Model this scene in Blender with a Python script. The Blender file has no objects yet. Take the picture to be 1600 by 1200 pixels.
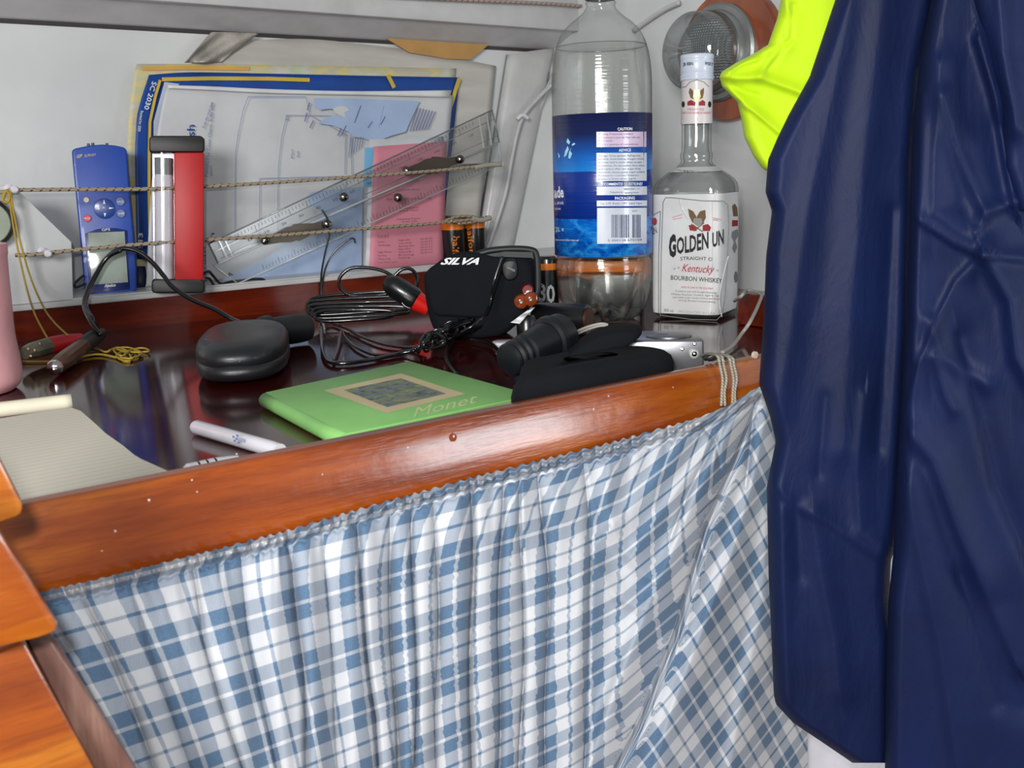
import bpy, bmesh, math, random
import numpy as np
from mathutils import Vector, Matrix, noise
random.seed(7)
SC = bpy.context.scene
COL = SC.collection

# ------------------------------------------------------------------ camera
F = 1600.0
CAMH = 0.17
RX = Vector((0.79797, -0.14672, 0.58453))      # world x in camera axes (right, down, forward)
RY = Vector((-0.60196, -0.14682, 0.78491))
RZ = Vector((-0.02934, -0.97820, -0.20542))
CAM = Vector((0, 0, CAMH))
cd = bpy.data.cameras.new('camera'); cam = bpy.data.objects.new('camera', cd); COL.objects.link(cam)
right = Vector((RX.x, RY.x, RZ.x)); down = Vector((RX.y, RY.y, RZ.y)); fwd = Vector((RX.z, RY.z, RZ.z))
m = Matrix((right, -down, -fwd)).transposed().to_4x4(); m.translation = CAM
cam.matrix_world = m
cd.sensor_width = 36; cd.lens = 36 * F / 1600; cd.clip_start = .02; cd.clip_end = 20
cd.dof.use_dof = True; cd.dof.focus_distance = 1.0; cd.dof.aperture_fstop = 20
SC.camera = cam

# ------------------------------------------------------------------ world, lights, exposure
w = bpy.data.worlds.new('world'); SC.world = w; w.use_nodes = True
bg = w.node_tree.nodes['Background']; bg.inputs[0].default_value = (.74, .80, .86, 1); bg.inputs[1].default_value = .28
def area(name, loc, target, size, power, color, shape='DISK', size_y=None):
    l = bpy.data.lights.new(name, 'AREA'); l.shape = shape; l.size = size; l.energy = power; l.color = color
    if size_y: l.size_y = size_y
    o = bpy.data.objects.new(name, l); COL.objects.link(o); o.location = loc
    o.rotation_euler = (Vector(target) - Vector(loc)).to_track_quat('-Z', 'Y').to_euler(); return o
area('flash', CAM + right * -.035 + down * -.05 + fwd * -.01, CAM + fwd, .028, 2.9, (1, .975, .94))
area('added_fill_light', CAM - fwd * 1.1 + Vector((-.42, .12, .16)), Vector((.75, 1.1, .15)), .55, 44.0, (1, .985, .96), 'RECTANGLE', .45)  # added soft fill from behind the camera, brightens hull and bulkhead
area('hatch_daylight', (1.10, -.56, .10), (.38, .52, .0), .32, 4.6, (.9, .95, 1), 'RECTANGLE', .40)
SC.view_settings.view_transform = 'Standard'; SC.view_settings.look = 'None'
SC.view_settings.gamma = 1; SC.view_settings.use_curve_mapping = False; SC.view_settings.exposure = 0.0

# ------------------------------------------------------------------ geometry helpers
def ray(px, py):
    c = Vector(((px - 800) / F, (py - 600) / F, 1.0))
    return Vector((RX.dot(c), RY.dot(c), RZ.dot(c)))
def Sz(z): return lambda px, py: CAM + ray(px, py) * ((z - CAMH) / ray(px, py).z)
def Sy(y): return lambda px, py: CAM + ray(px, py) * (y / ray(px, py).y)
def Sx(x): return lambda px, py: CAM + ray(px, py) * (x / ray(px, py).x)
def Splane(p, n):
    p = Vector(p); n = Vector(n)
    def f(px, py):
        d = ray(px, py); return CAM + d * ((p - CAM).dot(n) / d.dot(n))
    return f
def Slean(y0, k, z0=.041): return Splane((0, y0, z0), Vector((0, 1, -k)).normalized())
def Sface(bx, by, z=0, yaw=0, lean=0):
    """vertical plane that stands on z at the pixel's ground point and faces the viewer's side"""
    p = Sz(z)(bx, by); n = Vector((-p.x, -p.y, 0)).normalized()
    n = Matrix.Rotation(math.radians(yaw), 3, 'Z') @ n
    n = (n + Vector((0, 0, lean))).normalized()
    return Splane(p, n), n
def Scyl(cx, cy, r):
    def f(px, py):
        d = ray(px, py); a = d.x**2 + d.y**2; b = -2 * (d.x * cx + d.y * cy); c = cx**2 + cy**2 - r * r
        disc = b * b - 4 * a * c
        t = (-b - math.sqrt(max(disc, 0))) / (2 * a); return CAM + d * t
    return f
def near(S, off):
    def f(px, py):
        p = S(px, py); return p + (CAM - p).normalized() * off
    return f
def lerp_poly(pts, t):
    """pts [(t, v)] sorted"""
    if t <= pts[0][0]: return pts[0][1]
    for (a, va), (b, vb) in zip(pts, pts[1:]):
        if t <= b: return va + (vb - va) * (t - a) / (b - a)
    return pts[-1][1]
def catmull(pts, n=6, closed=False):
    P = [Vector(p) for p in pts]; out = []; N = len(P)
    rng = range(N) if closed else range(N - 1)
    for i in rng:
        if closed: a, b, c, d = P[i - 1], P[i], P[(i + 1) % N], P[(i + 2) % N]
        else: a, b, c, d = P[max(i - 1, 0)], P[i], P[i + 1], P[min(i + 2, N - 1)]
        for k in range(n):
            t = k / n
            out.append(.5 * ((2 * b) + (c - a) * t + (2 * a - 5 * b + 4 * c - d) * t * t + (3 * b - a - 3 * c + d) * t**3))
    if not closed: out.append(P[-1])
    return out

def tag(o, label=None, cat=None, group=None, kind=None):
    if label: o['label'] = label
    if cat: o['category'] = cat
    if group: o['group'] = group
    if kind: o['kind'] = kind
    return o
def thing(name, label, cat, loc=(0, 0, 0), group=None):
    o = bpy.data.objects.new(name, None); COL.objects.link(o); o.location = loc
    o.empty_display_size = .02
    return tag(o, label, cat, group)
def link(name, me, mat=None, parent=None, smooth=False, label=None):
    o = bpy.data.objects.new(name, me); COL.objects.link(o)
    if mat is not None:
        me.materials.append(mat)
    if smooth: me.polygons.foreach_set('use_smooth', [True] * len(me.polygons))
    if parent is not None:
        o.parent = parent
        if parent.type == 'EMPTY': o.matrix_parent_inverse = Matrix.Translation(-parent.location)
    if label: o['label'] = label
    return o
def raw(name, V, Fc, mat=None, parent=None, smooth=False, label=None, uv=None):
    me = bpy.data.meshes.new(name); me.from_pydata([tuple(v) for v in V], [], Fc); me.update()
    if uv is not None:
        l = me.uv_layers.new(name='uv')
        for lp in me.loops: l.data[lp.index].uv = uv[lp.vertex_index]
    return link(name, me, mat, parent, smooth, label)
def from_bm(name, bm, mat, parent=None, smooth=False, label=None):
    me = bpy.data.meshes.new(name); bmesh.ops.recalc_face_normals(bm, faces=bm.faces[:]); bm.to_mesh(me); bm.free()
    return link(name, me, mat, parent, smooth, label)
def bevel_bm(bm, r, seg=2, angle=.5):
    if r <= 0: return
    ed = [e for e in bm.edges if len(e.link_faces) == 2 and e.calc_face_angle(0) > angle]
    bmesh.ops.bevel(bm, geom=ed, offset=r, segments=seg, affect='EDGES', profile=.5, clamp_overlap=True)
def autosmooth(o, ang=.7):
    me = o.data; me.polygons.foreach_set('use_smooth', [True] * len(me.polygons))
    bm = bmesh.new(); bm.from_mesh(me)
    for e in bm.edges:
        if len(e.link_faces) == 2 and e.calc_face_angle(0) > ang: e.smooth = False
    bm.to_mesh(me); bm.free()
def prism(name, pts, vec, mat, parent=None, bevel=0, label=None, seg=2, flat=False):
    """solid from a world polygon swept by vec"""
    bm = bmesh.new(); vec = Vector(vec)
    A = [bm.verts.new(Vector(p)) for p in pts]; B = [bm.verts.new(Vector(p) + vec) for p in pts]
    n = len(A)
    bm.faces.new(A); bm.faces.new(B[::-1])
    for i in range(n): bm.faces.new((A[i], B[i], B[(i + 1) % n], A[(i + 1) % n]))
    bmesh.ops.recalc_face_normals(bm, faces=bm.faces[:])
    bevel_bm(bm, bevel, seg)
    o = from_bm(name, bm, mat, parent, label=label)
    if bevel > 0 and not flat: autosmooth(o)
    return o
def pprism(name, px, S, vec, mat, parent=None, bevel=0, label=None, seg=2):
    return prism(name, [S(*p) for p in px], vec, mat, parent, bevel, label, seg)
def box(name, x0, x1, y0, y1, z0, z1, mat, parent=None, bevel=0, label=None, M=None):
    bm = bmesh.new(); bmesh.ops.create_cube(bm, size=1)
    for v in bm.verts:
        v.co = Vector(((x0 + x1) / 2 + v.co.x * (x1 - x0), (y0 + y1) / 2 + v.co.y * (y1 - y0), (z0 + z1) / 2 + v.co.z * (z1 - z0)))
    bevel_bm(bm, bevel, 3)
    if M is not None: bmesh.ops.transform(bm, matrix=M, verts=bm.verts[:])
    o = from_bm(name, bm, mat, parent, label=label)
    if bevel > 0: autosmooth(o)
    return o
def frame(ax):
    ax = ax.normalized(); t = Vector((0, 0, 1)) if abs(ax.z) < .9 else Vector((1, 0, 0))
    u = ax.cross(t).normalized(); return u, ax.cross(u).normalized()
def lathe(name, p0, p1, prof, mat, parent=None, n=32, label=None, smooth=True, sq=None):
    """prof [(distance along axis in metres, radius)] from p0 towards p1"""
    p0 = Vector(p0); ax = (Vector(p1) - p0).normalized(); u, v = frame(ax)
    V = []; Fc = []
    for (t, r) in prof:
        for i in range(n):
            a = 2 * math.pi * i / n; V.append(p0 + ax * t + (u * math.cos(a) + v * math.sin(a)) * r)
    for k in range(len(prof) - 1):
        for i in range(n):
            j = (i + 1) % n; Fc.append((k * n + i, k * n + j, (k + 1) * n + j, (k + 1) * n + i))
    Fc.append(tuple(range(n))[::-1]); Fc.append(tuple((len(prof) - 1) * n + i for i in range(n)))
    o = raw(name, V, Fc, mat, parent, label=label)
    if smooth: autosmooth(o, .6)
    return o
def tube(name, pts, r, mat, parent=None, n=8, label=None, sub=6, closed=False, rf=None):
    P = catmull(pts, sub, closed) if sub > 1 else [Vector(p) for p in pts]
    N = len(P); V = []; uv = []; Fc = []
    T = [(P[(i + 1) % N if closed else min(i + 1, N - 1)] - P[i - 1 if closed else max(i - 1, 0)]) for i in range(N)]
    T = [t.normalized() if t.length > 1e-9 else Vector((1, 0, 0)) for t in T]
    u, _ = frame(T[0]); L = 0
    for i in range(N):
        if i: L += (P[i] - P[i - 1]).length
        u = (u - T[i] * u.dot(T[i])).normalized(); v = T[i].cross(u)
        rr = r * (rf(i / (N - 1)) if rf else 1)
        for k in range(n):
            a = 2 * math.pi * k / n; V.append(P[i] + (u * math.cos(a) + v * math.sin(a)) * rr); uv.append((L, k / n))
    for i in range(N if closed else N - 1):
        for k in range(n):
            j = (k + 1) % n; ii = (i + 1) % N; Fc.append((i * n + k, i * n + j, ii * n + j, ii * n + k))
    if not closed: Fc.append(tuple(range(n))[::-1]); Fc.append(tuple((N - 1) * n + i for i in range(n)))
    return raw(name, V, Fc, mat, parent, True, label, uv)
def ptube(name, px, S, r, mat, parent=None, **k):
    return tube(name, [S(*p[:2]) if len(p) == 2 else p[2](p[0], p[1]) for p in px], r, mat, parent, **k)
def pillow(name, px, S, n, T, mat, parent=None, rr=.25, label=None, rings=5, smooth_n=4, back=None, ex=1.0):
    """rounded soft solid with outline px lying mid-way through its thickness T along n"""
    pts = [S(*p) for p in px]
    if smooth_n > 1: pts = catmull(pts, smooth_n, True)
    c = sum(pts, Vector()) / len(pts); N = len(pts); V = []; Fc = []; n = Vector(n).normalized()
    ks = [math.radians(-90 + 180 * i / (2 * rings)) for i in range(2 * rings + 1)]
    for a in ks:
        s = (1 - rr) + rr * math.cos(a)**ex; off = T / 2 * math.sin(a)
        for p in pts: V.append(c + (p - c) * s + n * off); V[-1].z = max(V[-1].z, .0008)
    for k in range(len(ks) - 1):
        for i in range(N):
            j = (i + 1) % N; Fc.append((k * N + i, k * N + j, (k + 1) * N + j, (k + 1) * N + i))
    V.append(c - n * T / 2 * 1.0); V.append(c + n * T / 2 * 1.0)
    for i in range(N):
        j = (i + 1) % N; Fc.append((i, len(V) - 2, j)); q = (len(ks) - 1) * N; Fc.append((q + i, q + j, len(V) - 1))
    o = raw(name, V, Fc, mat, parent, True, label)
    bm = bmesh.new(); bm.from_mesh(o.data); bmesh.ops.recalc_face_normals(bm, faces=bm.faces[:]); bm.to_mesh(o.data); bm.free()
    return o
def sheet(name, top, bot, S, mat, parent=None, nx=24, ny=16, thick=.0004, label=None, bulge=None, edge=None, zmin=.0413):
    """thin solid paper: grid between two pixel polylines on surface S"""
    top = catmull([(a, b, 0) for a, b in top], 8); bot = catmull([(a, b, 0) for a, b in bot], 8)
    def at(L, t):
        f = t * (len(L) - 1); i = min(int(f), len(L) - 2); return L[i].lerp(L[i + 1], f - i)
    V = []; uv = []
    for back in (0, 1):
        for j in range(ny + 1):
            for i in range(nx + 1):
                a, b = at(top, i / nx), at(bot, i / nx); q = a.lerp(b, j / ny)
                if edge: q = q + Vector((edge(j / ny) * (1 - i / nx)**3, 0, 0))
                p = S(q.x, q.y)
                if bulge: p = p + (CAM - p).normalized() * bulge(i / nx, j / ny)
                p.z = max(p.z, zmin); V.append(p + Vector((0, thick, 0)) * back); uv.append((i / nx, 1 - j / ny))
    W = nx + 1; O = W * (ny + 1); Fc = []
    for j in range(ny):
        for i in range(nx):
            q = (j * W + i, (j + 1) * W + i, (j + 1) * W + i + 1, j * W + i + 1); Fc.append(q)
            Fc.append(tuple(O + k for k in q[::-1]))
    for i in range(nx):
        Fc.append((i, i + 1, O + i + 1, O + i)); k = ny * W; Fc.append((k + i + 1, k + i, O + k + i, O + k + i + 1))
    for j in range(ny):
        Fc.append(((j + 1) * W, j * W, O + j * W, O + (j + 1) * W)); k = nx; Fc.append((j * W + k, (j + 1) * W + k, O + (j + 1) * W + k, O + j * W + k))
    return raw(name, V, Fc, mat, parent, True, label, uv)
def patch(name, c4, S, mat, parent=None, off=.0004, nx=1, ny=1, label=None):
    """printed quad, corners tl tr br bl in pixels, lying on S"""
    S2 = near(S, off); V = []; Fc = []
    for j in range(ny + 1):
        for i in range(nx + 1):
            u, v = i / nx, j / ny
            a = Vector(c4[0]).lerp(Vector(c4[1]), u); b = Vector(c4[3]).lerp(Vector(c4[2]), u); q = a.lerp(b, v); V.append(S2(q.x, q.y))
    for j in range(ny):
        for i in range(nx): k = j * (nx + 1) + i; Fc.append((k, k + nx + 1, k + nx + 2, k + 1))
    return raw(name, V, Fc, mat, parent, nx > 1, label, )
def polyprint(name, px, S, mat, parent=None, off=.0004, label=None):
    S2 = near(S, off); V = [S2(*p) for p in px]
    o = raw(name, V, [tuple(range(len(V)))], mat, parent, False, label)
    bm = bmesh.new(); bm.from_mesh(o.data); bmesh.ops.triangulate(bm, faces=bm.faces[:]); bm.to_mesh(o.data); bm.free(); return o
def stroke(name, lines, wd, S, mat, parent=None, off=.0004, label=None):
    """printed lines: list of pixel polylines, width in pixels"""
    S2 = near(S, off); V = []; Fc = []
    for L in lines:
        for a, b in zip(L, L[1:]):
            a = Vector(a); b = Vector(b); d = (b - a)
            if d.length < 1e-6: continue
            d.normalize(); nn = Vector((-d.y, d.x)) * wd / 2; k = len(V)
            for q in (a - nn, b - nn, b + nn, a + nn): V.append(S2(q.x, q.y))
            Fc.append((k, k + 1, k + 2, k + 3))
    o = raw(name, V, Fc, mat, parent, False, label)
    if len(lines) > 1: o['kind'] = 'stuff'
    return o
def text(s, p0, p1, h, S, mat, parent=None, off=.0005, shear=0, bold=0, name='lettering', up=None, label=None, arc=0):
    """flat printed text whose baseline runs from pixel p0 to p1, letters h pixels tall"""
    cu = bpy.data.curves.new('t', 'FONT'); cu.body = s; cu.size = 1; cu.shear = shear; cu.offset = bold; cu.resolution_u = 2
    ob = bpy.data.objects.new('t', cu); COL.objects.link(ob); bpy.context.view_layer.update()
    dg = bpy.context.evaluated_depsgraph_get(); me = bpy.data.meshes.new_from_object(ob.evaluated_get(dg))
    bpy.data.objects.remove(ob); bpy.data.curves.remove(cu)
    xs = [v.co.x for v in me.vertices]; ys = [v.co.y for v in me.vertices]
    if not xs: return None
    x0, x1 = min(xs), max(xs); p0 = Vector(p0); p1 = Vector(p1); e = p1 - p0
    upv = Vector(up).normalized() if up else Vector((e.y, -e.x)).normalized()
    S2 = near(S, off)
    for v in me.vertices:
        u = (v.co.x - x0) / (x1 - x0); q = p0 + e * u + upv * (h * v.co.y / .70 + arc * 4 * u * (1 - u)); v.co = S2(q.x, q.y)
    me.name = name
    return link(name, me, mat, parent, False, label)

# ------------------------------------------------------------------ materials
def lin(h):
    h = h.lstrip('#'); c = [int(h[i:i + 2], 16) / 255 for i in (0, 2, 4)]
    return tuple((x / 12.92 if x <= .04045 else ((x + .055) / 1.055)**2.4) for x in c) + (1,)
class NT:
    def __init__(s, name):
        s.m = bpy.data.materials.new(name); s.m.use_nodes = True; s.t = s.m.node_tree; s.b = s.t.nodes['Principled BSDF']
    def n(s, typ, **k):
        nd = s.t.nodes.new(typ)
        for a, b in k.items(): setattr(nd, a, b)
        return nd
    def l(s, a, b): s.t.links.new(a, b)
    def math(s, op, a, b=None, c=None):
        nd = s.n('ShaderNodeMath', operation=op)
        for i, x in enumerate((a, b, c)):
            if x is None: continue
            if isinstance(x, (int, float)): nd.inputs[i].default_value = x
            else: s.l(x, nd.inputs[i])
        return nd.outputs[0]
    def mix(s, f, a, b):
        nd = s.n('ShaderNodeMix', data_type='RGBA')
        for i, x in ((0, f), (6, a), (7, b)):
            if isinstance(x, (int, float)): nd.inputs[i].default_value = x
            elif isinstance(x, tuple): nd.inputs[i].default_value = x
            else: s.l(x, nd.inputs[i])
        return nd.outputs[2]
    def coord(s, kind='Object', scale=(1, 1, 1), rot=(0, 0, 0)):
        tc = s.n('ShaderNodeTexCoord'); mp = s.n('ShaderNodeMapping'); s.l(tc.outputs[kind], mp.inputs[0])
        mp.inputs['Scale'].default_value = scale; mp.inputs['Rotation'].default_value = rot; return mp.outputs[0]
    def noise(s, vec, scale, detail=3, rough=.5, dist=0):
        nd = s.n('ShaderNodeTexNoise'); s.l(vec, nd.inputs['Vector']); nd.inputs['Scale'].default_value = scale
        nd.inputs['Detail'].default_value = detail; nd.inputs['Roughness'].default_value = rough; nd.inputs['Distortion'].default_value = dist
        return nd.outputs[0]
    def ramp(s, f, stops):
        nd = s.n('ShaderNodeValToRGB'); s.l(f, nd.inputs[0]); e = nd.color_ramp.elements
        while len(e) < len(stops): e.new(.5)
        for q, (p, c) in zip(e, stops): q.position = p; q.color = c if isinstance(c, tuple) else lin(c)
        return nd.outputs[0]
    def bump(s, h, strength, dist):
        nd = s.n('ShaderNodeBump'); s.l(h, nd.inputs['Height']); nd.inputs['Strength'].default_value = strength
        nd.inputs['Distance'].default_value = dist; s.l(nd.outputs[0], s.b.inputs['Normal']); return nd
    def set(s, **k):
        for a, v in k.items():
            a = a.replace('_', ' ')
            if isinstance(v, (int, float, tuple)): s.b.inputs[a].default_value = v
            else: s.l(v, s.b.inputs[a])
        return s
def plain(name, hexc, rough=.5, metal=0, var=.06, bump=0, bscale=300, coat=0, sheen=0, **k):
    """one colour with a little mottling and fine relief"""
    q = NT(name); c = lin(hexc); co = q.coord(); n = q.noise(co, 25, 3)
    dark = tuple(x * (1 - var * 2) for x in c[:3]) + (1,); lite = tuple(min(1, x * (1 + var)) for x in c[:3]) + (1,)
    q.set(Base_Color=q.ramp(n, [(.3, dark), (.7, lite)]), Roughness=rough, Metallic=metal, Coat_Weight=coat, Sheen_Weight=sheen, **k)
    if bump: q.bump(q.noise(co, bscale, 3), bump, .001)
    return q.m
def wood(name, dark, mid, lite, axis='X', rough=.22, coat=.8, bumpy=.25, scale=1):
    q = NT(name); s = {'X': (4, 45, 45), 'Y': (45, 4, 45), 'Z': (45, 45, 4)}[axis]; s = tuple(a * scale for a in s)
    co = q.coord(scale=s); n1 = q.noise(co, 1.0, 5, .6, .6); n2 = q.noise(q.coord(scale=tuple(a * 7 for a in s)), 1.3, 3, .6)
    big = q.noise(q.coord(scale=(3, 9, 9)), 1.6, 2)
    f = q.math('ADD', q.math('MULTIPLY', n1, .55), q.math('MULTIPLY', big, .45))
    base = q.ramp(f, [(.34, dark), (.50, mid), (.64, lite)])
    col = q.mix(q.math('MULTIPLY', q.ramp(n2, [(.50, (0, 0, 0, 1)), (.68, (1, 1, 1, 1))]), .35), base, lin(dark))
    q.set(Base_Color=col, Roughness=rough, Coat_Weight=coat, Coat_Roughness=.12)
    q.bump(q.math('ADD', n2, q.noise(q.coord(), 90, 2)), bumpy, .0006)
    return q.m
def glassy(name, tint, gloss_rough=.03, base=.05, edge=.55, power=2.6, edge_col=None, streak=0):
    """thin clear wall: lets light through, mirrors towards grazing angles"""
    q = NT(name); t = q.t; t.nodes.remove(q.b); out = [n for n in t.nodes if n.type == 'OUTPUT_MATERIAL'][0]
    tr = q.n('ShaderNodeBsdfTransparent'); gl = q.n('ShaderNodeBsdfGlossy'); gl.inputs['Roughness'].default_value = gloss_rough
    lw = q.n('ShaderNodeLayerWeight'); lw.inputs[0].default_value = .5
    fc = q.math('POWER', lw.outputs['Facing'], power)
    tc = q.mix(fc, lin(tint), lin(edge_col) if edge_col else lin(tint)); q.l(tc, tr.inputs[0])
    if streak:
        bp = q.n('ShaderNodeBump'); bp.inputs['Strength'].default_value = streak; bp.inputs['Distance'].default_value = .001
        q.l(q.noise(q.coord(scale=(2, 2, 500)), 1, 2), bp.inputs['Height']); q.l(bp.outputs[0], gl.inputs['Normal'])
    ms = q.n('ShaderNodeMixShader'); q.l(q.math('MULTIPLY_ADD', fc, edge, base), ms.inputs[0]); q.l(tr.outputs[0], ms.inputs[1]); q.l(gl.outputs[0], ms.inputs[2])
    q.l(ms.outputs[0], out.inputs[0]); return q.m

white_paint = NT('white_paint')
_c = white_paint.coord(); white_paint.set(Base_Color=white_paint.ramp(white_paint.noise(_c, 9, 4), [(.3, '#c3c6c7'), (.7, '#cfd1d1')]), Roughness=.32, Coat_Weight=.2)
white_paint.bump(white_paint.noise(_c, 22, 3), .35, .004); white_paint = white_paint.m
trim_paint = plain('trim_paint', '#bdbdbd', .3, var=.05, bump=.3, bscale=40, coat=.2)
ceil_paint = plain('under_paint', '#cfcdcf', .5, var=.05, bump=.2, bscale=60)
rail_wood = wood('varnished_mahogany_rail', '#5a2106', '#8a3e0c', '#a85c16', bumpy=.5, rough=.25)
desk_wood = wood('polished_dark_mahogany', '#240505', '#360908', '#481110', bumpy=.02, rough=.10, coat=.15)
red_wood = wood('red_mahogany', '#3c0f05', '#5c1a08', '#7a270c', bumpy=.1, rough=.2)
step_wood = wood('worn_step_wood', '#64270a', '#91460e', '#b06a1c', bumpy=.3, rough=.3)
worn_wood = wood('worn_dull_wood', '#4a2c22', '#6b4a40', '#8a6a5c', axis='Z', bumpy=.4, rough=.45, coat=.2)
plate_wood = wood('lamp_plate_wood', '#6b2a0a', '#863c10', '#9a4c16', axis='Z', bumpy=.1, rough=.35)
black_plastic = plain('black_plastic', '#101112', .32, coat=.3)
black_rubber = plain('black_rubber', '#14171a', .5)
black_cable = plain('black_cable', '#0c0d0e', .22, coat=.6)
black_fabric = plain('black_fabric', '#131519', .9, bump=.6, bscale=900, Specular_IOR_Level=.15)
white_print = plain('white_print', '#dfe2e6', .6)
chrome = plain('chrome', '#d8d8d8', .1, 1, var=.02)
steel = plain('grey_steel', '#8f9290', .35, .55, var=.1, bump=.2, bscale=200)

# ------------------------------------------------------------------ setting
def struct(o): o['kind'] = 'structure'; return o
struct(box('wall_back', -.6, 1.09, 1.33, 1.36, -.6, .75, white_paint))
struct(box('wall_right', 1.09, 1.12, .02, 1.36, -.6, .75, white_paint))
struct(pprism('wall_left', [(-260, 285), (18, 290), (28, 297), (112, 378), (115, 477), (-260, 520)], Sy(1.226), (0, .010, 0), white_paint, bevel=.0012))
struct(box('wall_front', .655, 1.089, .52, .5295, -.62, -.03, plain('white_panel', '#dcdde6', .4)))
struct(box('floor', -.6, 1.3, -.3, 1.33, -.64, -.62, wood('cabin_sole', '#5a2a10', '#7a4018', '#935422', rough=.4)))
shelf = thing('bookshelf', 'narrow white painted shelf along the hull above the mahogany upstand', 'shelf', (.4, 1.27, .03))
box('shelf_board', -.6, 1.09, 1.226, 1.33, .033, .041, trim_paint, shelf, bevel=.001)
box('shelf_lip', -.6, 1.09, 1.219, 1.2259, .033, .0395, trim_paint, shelf, bevel=.0012)
over = thing('overhead_shelf', 'white painted overhead shelf with deep front lip across the top', 'shelf', (.4, 1.2, .353))
prism('shelf_board', [(-.6, 1.329, .3535), (-.6, 1.272, .3765), (-.6, 1.272, .386), (-.6, 1.329, .386)], (1.69, 0, 0), ceil_paint, over)
prism('front_lip', [(-.6, 1.262, .3755), (-.6, 1.2719, .3745), (-.6, 1.2719, .425), (-.6, 1.264, .428)], (1.69, 0, 0), trim_paint, over, bevel=.002)
prism('back_joint_strip', [(-.6, 1.324, .3545), (-.6, 1.3295, .3525), (-.6, 1.3295, .350)], (1.69, 0, 0), plain('dark_joint_filler', '#4b474a', .8), over, label='dark joint line under the back of the shelf')  # thin dark strip along the joint of shelf and hull
# hull rib
ribS = Sy(1.322)
rib = sheet('trim_1', [(795, 85), (842, 78), (866, 76)], [(735, 452), (762, 448), (790, 445)], ribS, trim_paint, nx=10, ny=20, thick=.007,
            bulge=lambda u, v: .014 * (1 - abs(2 * u - 1)**4)); struct(rib)
rb = sheet('trim_2', [(866, 112), (866, 118), (866, 124)], [(700, 452), (716, 452), (732, 452)], Sy(1.325), trim_paint, nx=8, ny=20, thick=.004,
           bulge=lambda u, v: .010 * (1 - abs(2 * u - 1)**4)); struct(rb)

table = thing('chart_table', 'varnished dark mahogany chart table with raised orange-brown front rail', 'table', (.4, .85, 0))
box('tabletop', -.5, 1.09, .53, 1.2205, -.02, 0, desk_wood, table)
# front rail with rounded face
prof = [(.5310, -.026), (.5310, .0178), (.5300, .0186), (.5215, .0186), (.5202, .0180), (.5193, .0165), (.5127, -.0235), (.5130, -.0250), (.5150, -.026)]
rl = prism('front_rail', [(-.35, a, b) for a, b in prof], (1.06, 0, 0), rail_wood, table); autosmooth(rl, .5)
box('back_upstand', -.5, 1.09, 1.2206, 1.2255, -.02, .0328, red_wood, table)
box('side_upstand', .842, .865, .5302, .725, 0, .034, red_wood, table, bevel=.002)
lathe('screw_plug', (.3385, .5180, .0075), (.3385, .50, .0095), [(0, .0028), (.0008, .0026), (.0012, .0012)], plain('varnish_blob', '#7a3210', .15, coat=1), table, n=12, label='round varnish drip over a plug in the rail')
chips = [(303, 752), (310, 770), (235, 783), (505, 742), (640, 700), (955, 620), (1055, 606), (930, 640), (375, 712), (180, 830), (158, 860)]
for a, b in chips:
    p = Sy(.5160)(a, b); p.y = .5127 + (p.z + .0235) / .04 * .0066; s = random.uniform(.0005, .0011)
    lathe('varnish_chip', p + Vector((0, .0003, 0)), p + Vector((0, -.01, 0)), [(0, s), (.0006, s * .8), (.0009, s * .3)], plain('chip', '#c9b6a6', .1, coat=1) if (a, b) == chips[0] else bpy.data.materials['chip'], table, n=7)
p = Sy(.515)(1181, 555)
lathe('screw_plug', p + Vector((0, .002, 0)), p + Vector((0, -.01, 0)), [(0, .003), (.0022, .0028), (.0026, .001)], bpy.data.materials['chip'], table, n=10)

# ------------------------------------------------------------------ ladder at lower left
lad = thing('companionway_ladder', 'worn varnished wooden ladder standing at the lower left', 'ladder', (.05, .41, -.62))
L1 = Sy(.42)
pprism('tread', [(-260, 560), (-30, 668), (0, 714), (38, 788), (36, 806), (0, 818), (-260, 880)], Sy(.430), (0, .03, 0), step_wood, lad, bevel=.003)
pprism('tread', [(-260, 700), (0, 826), (14, 850), (92, 972), (94, 988), (60, 1000), (0, 1014), (-260, 1080)], Sy(.405), (0, .045, 0), step_wood, lad, bevel=.003)
pprism('stringer', [(-260, 1080), (0, 1020), (40, 1004), (148, 1200), (310, 1500), (-260, 1500)], Sy(.43), (0, .02, 0), step_wood, lad, bevel=.002)
pprism('side_board', [(40, 1000), (86, 996), (214, 1200), (390, 1500), (306, 1500), (142, 1200)], Sy(.44), (0, .025, 0), worn_wood, lad, bevel=.003, label='dull grey-brown worn edge board of the ladder')

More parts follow.
